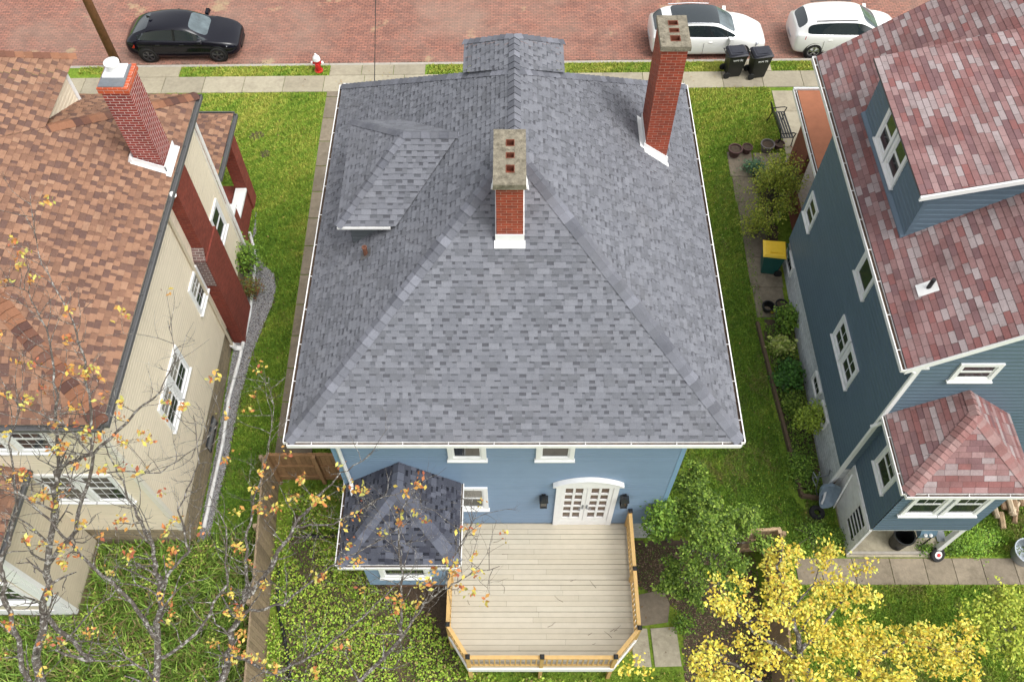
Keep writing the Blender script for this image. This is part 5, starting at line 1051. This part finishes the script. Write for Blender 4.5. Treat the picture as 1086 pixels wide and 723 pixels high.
fence('board_fence', 'long weathered brown board fence between the cream and blue house yards', (-6.85, 10.3), (-6.15, 1.5), 0, FZ, 1, col=(.29, .215, .135))
fence('board_gate', 'short brown board fence panel from the long fence to the blue house', (-6.8, 10.4), (-4.15, 10.4), 0, FZ, 1, 1.3, col=(.30, .17, .08))
fence('board_fence', 'weathered brown board fence half hidden under the yellow tree', (7.05, 8.1), (6.45, 1.5), 0, FZ, -1, col=(.28, .19, .11))
fence('short_fence', 'short tan fence panel with splintered top above the yellow tree', (6.25, 8.2), (7.1, 8.25), 0, FZ, 1, .8, col=(.42, .30, .18))
t = thing('planter_edging', 'old dark timber edging round the planting bed beside the navy house', 'edging', (8.3, 12, gz(12)))
for a, b in (((7.95, 15.7), (8.15, 13.2)), ((8.15, 13.2), (8.35, 11.0)), ((8.35, 11.0), (8.42, 9.85)), ((8.42, 9.85), (9.05, 9.75))):
    e_ = MB(); e_.bar((a[0], a[1], gz(a[1])+.09), (b[0], b[1], gz(b[1])+.09), .09, .2, (.12, .08, .05)); e_.build('timber', 'old_wood', t)
e_ = MB(); e_.tube([(-5.9, 8.6, -.75), (-5.0, 8.62, -.74), (-4.3, 8.6, -.74)], .06, 8); tag(e_.build('drain_hose', 'black_plastic'), 'black corrugated hose running out beside the rear bay', 'hose')
e_ = MB(); e_.tube([G(297, 600)+V((0, 0, .15)), G(295, 640)+V((0, 0, .12)), G(305, 690)+V((0, 0, .12)), G(309, 723)+V((0, 0, .12))], .05, 8); tag(e_.build('drain_hose', 'black_plastic'), 'black hose lying in the weeds next to the long board fence', 'hose')
for i in range(13):
    x_, y_ = (random.uniform(-1.3, 2.9), random.uniform(5.3, 8.3)) if i > 4 else (random.uniform(1.9, 2.6), random.uniform(5.35, 5.7)); a = random.uniform(0, 3.1); L_ = random.uniform(.08, .28); b_ = MB(); d = V((math.cos(a), math.sin(a), 0))*L_; q = V((x_, y_, .362))
    b_.tube([q, q+d*.5+V((-d.y, d.x, 0))*random.uniform(-.25, .25), q+d], [.006, .005, .003], 5); tag(b_.build('fallen_twig', 'twig'), 'thin dark fallen twig lying on the pale deck boards', 'twig', 'fallen twigs on the deck')
# ============================================================ PLANTS
LG = [(.10, .20, .02), (.16, .28, .03), (.22, .34, .045), (.07, .14, .018)]
DG = [(.06, .11, .015), (.11, .19, .02), (.18, .28, .035), (.28, .38, .06)]
YG = [(.26, .32, .03), (.34, .36, .04), (.18, .25, .03), (.38, .40, .06)]
YL = [(.66, .54, .06), (.72, .64, .13), (.58, .45, .05), (.54, .57, .10), (.60, .38, .06)]
OR = [(.42, .15, .05), (.48, .25, .06), (.52, .40, .08), (.33, .10, .05), (.46, .44, .11)]
def blob(c, r, n, shell=.5):
    d = RNG.normal(size=(n, 3)); d /= np.linalg.norm(d, axis=1, keepdims=True); rr = (shell+(1-shell)*RNG.random(n))**.6
    return np.array(c)+d*rr[:, None]*np.array(r)
def shoots(c, r, k, per, spread=.10, up=.35):
    """leaves set along k outward shoots of a bush -> an uneven, tufted outline"""
    out, tw = [], []
    for _ in range(k):
        a = RNG.uniform(0, 6.28); el = RNG.uniform(-.1, 1.45); d = np.array([math.cos(a)*math.cos(el), math.sin(a)*math.cos(el), math.sin(el)+up*.3]); L = RNG.uniform(.55, 1.12)
        s = np.array(c)+d*np.array(r)*.25; e = np.array(c)+d*np.array(r)*L; tw.append((s, e)); tt = RNG.uniform(.25, 1, per)
        out.append(s+(e-s)*tt[:, None]+RNG.normal(0, spread, (per, 3)))
    return np.concatenate(out), tw
def bush(name, label, base, r, k, per, size, pal, cat='bush', group=None, spread=.09, stem=.012, lift=.9, wts=None, aspect=.6):
    t = thing(name, label, cat, base, group=group); c = V(base)+V((0, 0, r[2]*lift*.5)); pts_, tw = shoots(c, r, k, per, spread); pts_[:, 2] = np.maximum(pts_[:, 2], base[2]+.04)
    s_ = MB()
    for a, b in tw[::2]: s_.tube([V(base)+V((0, 0, -.03))+(V(a)-V(base))*.2, V(a), V(b)], [stem*1.6, stem, stem*.4], 5)
    s_.build('stem', 'twig', t); leaves('foliage', pts_, size, pal, t, wts=wts, aspect=aspect); return t
# evergreen-looking shrub tree beside the deck: several crowns on one trunk
def tree(name, label, base, trunk_top, blobs, pal, size, tr=.09, cat='tree', spread=.11, per=34, wts=None, density=1.0):
    t = thing(name, label, cat, base); b_ = MB(); base, top = V(base), V(trunk_top); b_.tube([base-V((0, 0, .2)), base+(top-base)*.5+V((.05, 0, 0)), top], [tr, tr*.8, tr*.55], 8); pts_ = []
    for (c, r) in blobs:
        c = V(c); st = base+(top-base)*random.uniform(.45, 1); b_.tube([st, st+(c-st)*.5+V((0, 0, -.08)), c], [tr*.45, tr*.3, tr*.12], 6)
        k = int(16*density*(r/.5)**2); q, tw = shoots(c-V((0, 0, r*.2)), (r, r, r*.85), k, per, spread); pts_.append(q)
        for a, e in tw[::3]: b_.tube([V(a), V(e)], [.012, .005], 4)
    b_.build('trunk', 'bark', t); leaves('crown', np.concatenate(pts_), size, pal, t, wts=wts); return t
BL1 = []
for (u, v, z, r) in ((722, 545, 1.2, .55), (742, 530, 1.6, .6), (760, 548, 1.7, .6), (785, 555, 1.2, .55), (800, 550, .8, .4), (735, 570, 2.0, .6), (765, 580, 1.8, .6), (730, 600, 1.4, .5), (755, 610, 1.2, .5), (780, 600, 1.0, .45), (715, 605, .9, .42), (740, 500, 1.0, .45), (725, 512, .7, .4), (775, 625, .5, .4), (712, 622, .7, .42), (735, 632, .7, .45), (808, 575, .7, .42), (748, 555, 2.3, .5)):
    c = Zp(u, v, z); BL1.append((c, r))
tree('leafy_shrub_tree', 'bushy mid green shrub tree growing right of the deck stairs side', G(752, 590), Zp(750, 565, 1.3), BL1, DG, .08, .07, per=46, wts=[.28, .32, .25, .15], density=1.2, spread=.06)
bb = [(Zp(692, 552, 1.4), .38), (Zp(702, 540, 1.7), .42), (Zp(712, 560, 1.5), .4), (Zp(698, 568, .9), .3)]
tree('small_tree', 'small light green tree against the blue house corner by the deck', G(708, 572), Zp(704, 555, 1.1), bb, LG, .08, .04, per=44, density=1.1)
bush('yellow_shrub', 'large yellow green shrub with reddish stems against the navy house front', G(815, 225), (1.0, 1.35, 1.7), 120, 60, .075, YG, spread=.10)
bush('yellow_shrub', 'lower yellow green shrub growing over the slabs below the large one', G(800, 250), (.75, .6, .9), 50, 40, .07, YG, spread=.09)
bush('blue_green_plant', 'low blue green perennial clump on the slabs beside the yellow shrub', G(799, 183), (.45, .5, .35), 40, 30, .07, [(.10, .22, .10), (.15, .28, .15), (.07, .15, .07)])
bush('red_shrub', 'thin dark red leaved shrub between yellow shrub and porch wall', G(832, 200), (.35, .5, 1.2), 30, 18, .07, [(.25, .05, .02), (.32, .09, .03), (.2, .16, .03)])
bush('garden_shrub', 'bright green shrub at the brick stack on the gravel bed', G(264, 290), (.65, .85, 1.0), 55, 26, .10, LG, spread=.12); bush('garden_shrub', 'reddish green low shrub at the foot of the brick stack', G(268, 312), (.5, .45, .5), 40, 26, .06, [(.16, .12, .03), (.12, .17, .03), (.2, .08, .03)])
for lb, u, v, rr, k, per, sz, pal in (('pale variegated hosta clump in the bed beside the navy house', 826, 371, (.34, .3, .3), 40, 14, .14, [(.40, .46, .10), (.28, .38, .07), (.48, .52, .18)]),
        ('bright green leafy clump just below the black pots', 832, 345, (.5, .5, .5), 40, 24, .11, LG), ('dark green broad leaved clump between hosta and pale shrub', 833, 402, (.5, .62, .4), 60, 26, .12, [(.05, .15, .02), (.08, .2, .03), (.04, .11, .02)]),
        ('lime green shrub reaching up the white foundation wall', 852, 457, (.5, .55, 1.0), 60, 30, .085, [(.30, .40, .04), (.22, .32, .04), (.36, .46, .07)]), ('low mixed green clump at the lower end of the bed', 845, 500, (.42, .7, .35), 55, 30, .07, LG),
        ('dark green ground clump beside the timber edging', 838, 432, (.35, .5, .3), 50, 30, .07, DG), ('weed patch at the foot of the white wall by the wheelbarrow', 882, 575, (.45, .4, .2), 40, 26, .06, LG), ('weed patch left of the wheelbarrow at the walk', 862, 568, (.6, .4, .18), 40, 26, .06, LG),
        ('low green weeds under the raised room beside the white post', 1005, 578, (.5, .3, .2), 40, 26, .06, LG), ('bright green weeds between the raised room and the firewood', 1030, 575, (.75, .55, .16), 90, 30, .06, [(.20, .36, .03), (.27, .42, .05), (.13, .26, .03)]),
        ('small weed tuft beside the concrete sill at the black bin', 978, 584, (.16, .16, .2), 20, 12, .07, LG), ('small sapling tuft in soil below the shrub tree', 723, 662, (.3, .28, .25), 26, 16, .07, LG)):
    bush('bed_plant', lb, G(u, v), rr, k, per, sz, pal, 'plant', 'plants in the beds')
gv = [(u, v) for u, v in ((330, 620), (360, 650), (330, 690), (390, 660), (420, 690), (300, 650), (355, 705), (450, 700), (310, 560), (345, 590))]
cov = np.concatenate([scatter([(-6.4, 1.5), (4.0, 1.5), (4.0, 4.6), (-1.2, 4.9), (-1.7, 6.2), (-3.6, 7.0), (-4.3, 8.4), (-4.5, 10), (-6.7, 10)], 26000)]); nn = fbm(cov[:, 0], cov[:, 1], 1.6, 11); cov = cov[nn > -.32]; nn = nn[nn > -.32]; cov[:, 2] += RNG.uniform(.03, .45, len(cov))*np.clip(nn+.6, .2, 1.3)
cols_ = [(.28, .43, .045), (.38, .52, .06), (.20, .33, .04), (.42, .46, .09), (.26, .19, .08)]
tag(leaves('ground_cover', cov, .075, cols_, wts=[.27, .22, .22, .14, .15]), kind='stuff', label='leafy light green ground cover between the board fence and the deck', cat='ground cover')
cov = scatter([(8.2, 15.6), (9.08, 15.6), (9.08, 9.9), (8.4, 9.9)], 2600); cov[:, 2] += RNG.uniform(.02, .2, len(cov)); tag(leaves('bed_cover', cov, .06, DG+LG), kind='stuff', label='low green weeds filling the planting bed along the navy house', cat='ground cover')
cov = scatter([(7.3, 22), (8.2, 22), (8.3, 10), (7.2, 9), (6.2, 8.7), (6.6, 15)], 5000); cov[:, 2] += RNG.uniform(.01, .08, len(cov)); tag(leaves('lawn_weeds', cov, .05, LG+DG), kind='stuff', label='scattered weeds along the lawn edge near the navy house', cat='weeds')
lt = scatter([(3.3, 8.4), (6.8, 8.3), (6.9, 3), (4.4, 3.6), (4.6, 6.5), (3.3, 7.3)], 9000); lt[:, 2] += RNG.uniform(.008, .03, len(lt)); tag(leaves('leaf_litter', lt, .045, [(.16, .10, .06), (.10, .065, .04), (.24, .17, .11), (.05, .035, .022), (.12, .2, .03)], flat=.2), kind='stuff', label='brown leaf litter on the bare soil beside the deck', cat='leaf litter')
# daylily bed behind the cream house
dl_ = scatter([(-11.4, 8.3), (-8.4, 8.5), (-7.1, 9.0), (-6.9, 6), (-6.5, 1.5), (-14, 1.5), (-14, 6.2), (-11.5, 6.3)], 15000); dn = fbm(dl_[:, 0], dl_[:, 1], 1.3, 21); dl_ = dl_[dn > -.55]
tag(blades('daylily_bed', dl_, .42, .045, [(.13, .24, .03), (.21, .34, .05), (.30, .42, .08), (.09, .16, .02), (.26, .20, .09)], lean=.9), kind='stuff', label='dense strappy green daylily leaves behind the cream house', cat='plants')
wd_ = scatter([(-11.4, 8.3), (-8.4, 8.5), (-7.0, 9.0), (-6.9, 6), (-6.5, 1.5), (-14, 1.5), (-14, 6.2), (-11.5, 6.3)], 22000); wn = fbm(wd_[:, 0], wd_[:, 1], 1.5, 41); wd_ = wd_[wn > .42]; wd_[:, 2] += RNG.uniform(.05, .5, len(wd_))
tag(leaves('yard_weeds', wd_, .075, [(.28, .40, .05), (.36, .46, .07), (.20, .32, .04), (.34, .26, .10)]), kind='stuff', label='light green leafy weeds growing among the daylilies', cat='weeds')
# ============================================================ TREES NEAR THE CAMERA
def branch_tree(name, label, stems, base, pal, cluster=.30, leaf=.11, perc=14, twigs=1.0, seed=1, leafless=.35, tw_len=(.5, 1.3), cl_r=.14, bark='bark', wts=None, depth=2, thin=.78):
    """stems: lists of (u, v, z, radius) from thick to thin; every stem grows twigs that end in leaf clusters"""
    rd = random.Random(seed); t = thing(name, label, 'tree', base); b_ = MB(); tips = []
    def grow(p, d, L, r, dep):
        pts_ = [p]; n = 4; dd = d.copy()
        for i in range(n):
            dd = (dd+V((rd.uniform(-.35, .35), rd.uniform(-.35, .35), rd.uniform(-.1, .32)))).normalized(); pts_.append(pts_[-1]+dd*L/n)
        b_.tube(pts_, [r*(1-.7*i/n) for i in range(n+1)], 5 if r < .02 else 7, cap=False)
        if rd.random() > leafless*.6 or dep == 0: tips.append(pts_[-1])
        if dep > 0:
            for i in (1, 2, 3):
                if rd.random() < .62: a = rd.uniform(0, 6.28); grow(pts_[i], (dd*.6+V((math.cos(a), math.sin(a), rd.uniform(-.1, .6)))).normalized(), L*rd.uniform(.4, .7), r*.55, dep-1)
    for st in stems:
        P3 = [Zp(u, v, z) if z is not None else V(r) for (u, v, z, r) in st]; R = [s[3]*thin for s in st]
        if st[0][1] >= 790: P3 = [V((P3[0].x+.1, P3[0].y-.25, -1.1))]+P3; R = [R[0]*1.25]+R
        fine, rr = [], []
        for i in range(len(P3)-1):
            m = 5
            for k in range(m):
                q = P3[i].lerp(P3[i+1], k/m); j = R[i]*.7+.012; fine.append(q+V((rd.uniform(-j, j), rd.uniform(-j, j), rd.uniform(-j, j)))); rr.append(R[i]+(R[i+1]-R[i])*k/m)
        fine.append(P3[-1]); rr.append(R[-1]); b_.tube(fine, rr, 8)
        tips.append(P3[-1])
        for i in range(3, len(fine)-1):
            if rr[i] < .085 and rd.random() < .34*twigs:
                d = (fine[i+1]-fine[i-1]).normalized(); a = rd.uniform(0, 6.28); o = V((math.cos(a), math.sin(a), rd.uniform(0, .7))); grow(fine[i], (d*.7+o).normalized(), rd.uniform(*tw_len), max(.008, rr[i]*.42), depth-1)
    b_.build('trunk', bark, t); cen = []
    for tp in tips:
        if rd.random() < leafless: continue
        k = rd.randint(int(perc*.6), int(perc*1.3)); a = RNG.normal(0, cl_r, (k, 3)); a[:, 2] *= .7; cen.append(np.array(tp)+a)
    leaves('leaf_cluster', np.concatenate(cen), leaf, pal, t, flat=.7, wts=wts); return t
LT = [[(170, 860, 2.0, .13), (160, 760, 3.6, .11), (167, 670, 4.6, .085), (170, 622, 5.2, .07), (162, 582, 5.9, .05), (145, 545, 6.6, .035), (125, 500, 7.4, .02), (110, 470, 7.9, .010)],
      [(167, 680, 4.5, .06), (140, 640, 5.2, .05), (100, 600, 6.0, .04), (60, 560, 6.8, .03), (20, 520, 7.4, .02), (0, 500, 7.6, .012)],
      [(60, 800, 2.6, .13), (37, 700, 4.4, .11), (50, 620, 5.6, .09), (57, 550, 6.8, .075), (60, 500, 7.5, .055), (97, 482, 8.2, .04), (97, 428, 8.9, .032), (87, 374, 9.4, .025), (70, 325, 9.8, .016), (40, 270, 10.2, .011), (32, 205, 10.6, .007)],
      [(57, 560, 6.6, .06), (62, 485, 7.6, .045), (60, 420, 8.6, .03), (50, 350, 9.2, .02), (30, 310, 9.6, .012), (5, 300, 9.8, .008)],
      [(52, 600, 5.9, .06), (80, 560, 6.6, .05), (100, 482, 7.9, .04), (143, 438, 8.6, .028), (170, 415, 8.9, .018), (187, 380, 9.3, .010), (178, 340, 9.6, .007)],
      [(60, 800, 2.6, .09), (30, 720, 4.1, .07), (10, 650, 5.2, .06), (0, 600, 5.9, .05), (18, 540, 6.8, .03), (10, 470, 7.7, .02), (25, 420, 8.3, .01)],
      [(170, 622, 5.2, .045), (200, 585, 5.9, .032), (190, 540, 6.5, .022), (212, 490, 7.1, .014), (205, 440, 7.6, .009)],
      [(50, 655, 5.0, .06), (100, 700, 4.6, .05), (60, 690, 5, .03), (95, 650, 5.6, .02), (130, 620, 6, .01)],
      [(165, 700, 4.3, .05), (210, 670, 4.8, .04), (240, 620, 5.4, .028), (240, 560, 6.1, .018), (220, 520, 6.6, .01)],
      [(97, 482, 8.2, .03), (70, 450, 8.7, .022), (20, 430, 9.1, .014), (0, 400, 9.4, .008)], [(115, 500, 7.7, .02), (170, 500, 7.9, .016), (215, 470, 8.2, .010), (240, 440, 8.4, .006)]]
MT = [[(215, 860, 2.0, .12), (233, 730, 3.5, .095), (247, 669, 4.2, .08), (260, 632, 4.7, .07), (287, 602, 5.1, .055), (310, 559, 5.6, .042), (335, 530, 6.0, .03), (362, 502, 6.3, .018), (395, 480, 6.6, .009)],
      [(260, 632, 4.7, .05), (262, 570, 5.5, .035), (268, 530, 6.0, .025), (285, 480, 6.5, .014), (290, 430, 7.0, .009), (285, 400, 7.2, .006)],
      [(255, 650, 4.5, .04), (300, 640, 4.9, .032), (350, 600, 5.4, .022), (400, 575, 5.8, .014), (440, 545, 6.1, .008)],
      [(380, 860, 2.0, .09), (382, 723, 3.8, .06), (425, 679, 4.3, .045), (427, 640, 4.7, .034), (425, 590, 5.2, .026), (420, 550, 5.6, .016), (440, 520, 5.9, .008)],
      [(425, 679, 4.3, .035), (450, 640, 4.8, .028), (475, 622, 5.1, .022), (500, 608, 5.3, .014), (530, 600, 5.5, .007)], [(472, 625, 5.1, .02), (482, 590, 5.5, .014), (500, 555, 5.8, .010), (508, 540, 6.0, .006)],
      [(240, 690, 4.0, .05), (290, 715, 4.0, .04), (340, 690, 4.4, .03), (400, 640, 4.9, .018), (440, 600, 5.3, .009)], [(310, 559, 5.6, .03), (355, 555, 5.8, .022), (400, 530, 6.2, .014), (445, 515, 6.5, .007)]]
branch_tree('maple_tree', 'grey barked maple with few orange leaves in front of the cream house', LT, (Zp(170, 860, 2).x, Zp(170, 860, 2).y, -.9), OR, perc=12, leaf=.10, cl_r=.06, leafless=.905, seed=4, twigs=2.7, bark='bark', depth=3, wts=[.2, .25, .25, .1, .2])
branch_tree('maple_tree', 'slender budding maple with orange leaves reaching over the rear bay roof', MT, (Zp(215, 860, 2).x, Zp(215, 860, 2).y, -.9), OR, perc=12, leaf=.10, cl_r=.06, leafless=.90, seed=9, twigs=2.7, depth=3, wts=[.2, .25, .25, .1, .2])
YT = [[(900, 900, 1.0, .14), (880, 760, 2.6, .10), (850, 700, 3.6, .08), (835, 640, 4.4, .05), (825, 600, 4.9, .03), (832, 575, 5.2, .012)], [(850, 700, 3.6, .06), (800, 670, 4.2, .04), (775, 640, 4.6, .02), (760, 615, 4.8, .01)],
      [(880, 760, 2.6, .08), (920, 700, 3.8, .05), (960, 680, 4.2, .03), (1000, 690, 4.2, .015), (1030, 690, 4.3, .008)], [(850, 690, 3.8, .05), (890, 640, 4.5, .03), (915, 615, 4.8, .012)], [(880, 760, 2.6, .07), (820, 730, 3.2, .05), (770, 700, 3.7, .03), (760, 690, 3.9, .01)], [(835, 650, 4.3, .03), (862, 620, 4.7, .02), (870, 595, 5, .008)]]
t = branch_tree('yellow_maple_tree', 'bright yellow leaved young maple in the lower right corner', YT, (Zp(900, 900, 1).x, Zp(900, 900, 1).y, -.9), YL, perc=44, leaf=.085, cl_r=.10, leafless=.35, seed=3, twigs=1.8, depth=2, tw_len=(.3, .7), wts=[.3, .25, .2, .15, .1])
extra = []
for (u, v, z, rp) in ((835, 590, 5.0, 16), (822, 605, 4.8, 22), (838, 630, 4.6, 22), (815, 640, 4.5, 18), (845, 655, 4.3, 30), (870, 680, 4.0, 34), (900, 700, 3.9, 34), (935, 710, 3.8, 36), (850, 705, 3.7, 30), (810, 700, 3.8, 20), (960, 690, 4.0, 28), (985, 700, 4.0, 30), (1010, 705, 4.0, 24), (925, 675, 4.1, 20), (890, 640, 4.5, 20), (870, 612, 4.8, 12), (790, 612, 4.8, 12), (790, 680, 4.1, 14), (770, 700, 3.8, 22), (755, 715, 3.7, 16), (765, 650, 4.4, 10), (740, 700, 3.7, 12), (905, 668, 4.2, 22), (1020, 690, 4.2, 12), (670, 712, 3.4, 14), (740, 720, 3.4, 10)):
    c = Zp(u, v, z); r = rp*(22.7-z)/915; k = max(3, int(4.0*(rp/15)**2))
    for _ in range(k):
        q = np.array(c)+RNG.normal(0, r*.5, 3)*np.array([1, 1, .6]); extra.append(q+RNG.normal(0, .08, (34, 3)))
leaves('leaf_cluster', np.concatenate(extra), .085, YL, t, flat=.7, wts=[.3, .25, .2, .15, .1])
bb = [(Zp(u, v, z), r) for u, v, z, r in ((1040, 650, 1.6, .5), (1065, 640, 1.8, .55), (1080, 665, 1.6, .5), (1075, 690, 1.5, .5), (1050, 675, 1.4, .4), (1095, 650, 1.8, .5), (1100, 700, 1.4, .5))]
tree('young_tree', 'lime green young tree at the right edge below the walk', G(1080, 690), Zp(1080, 670, 1.1), bb, [(.36, .42, .04), (.46, .50, .07), (.26, .35, .04)], .085, .06, per=34)
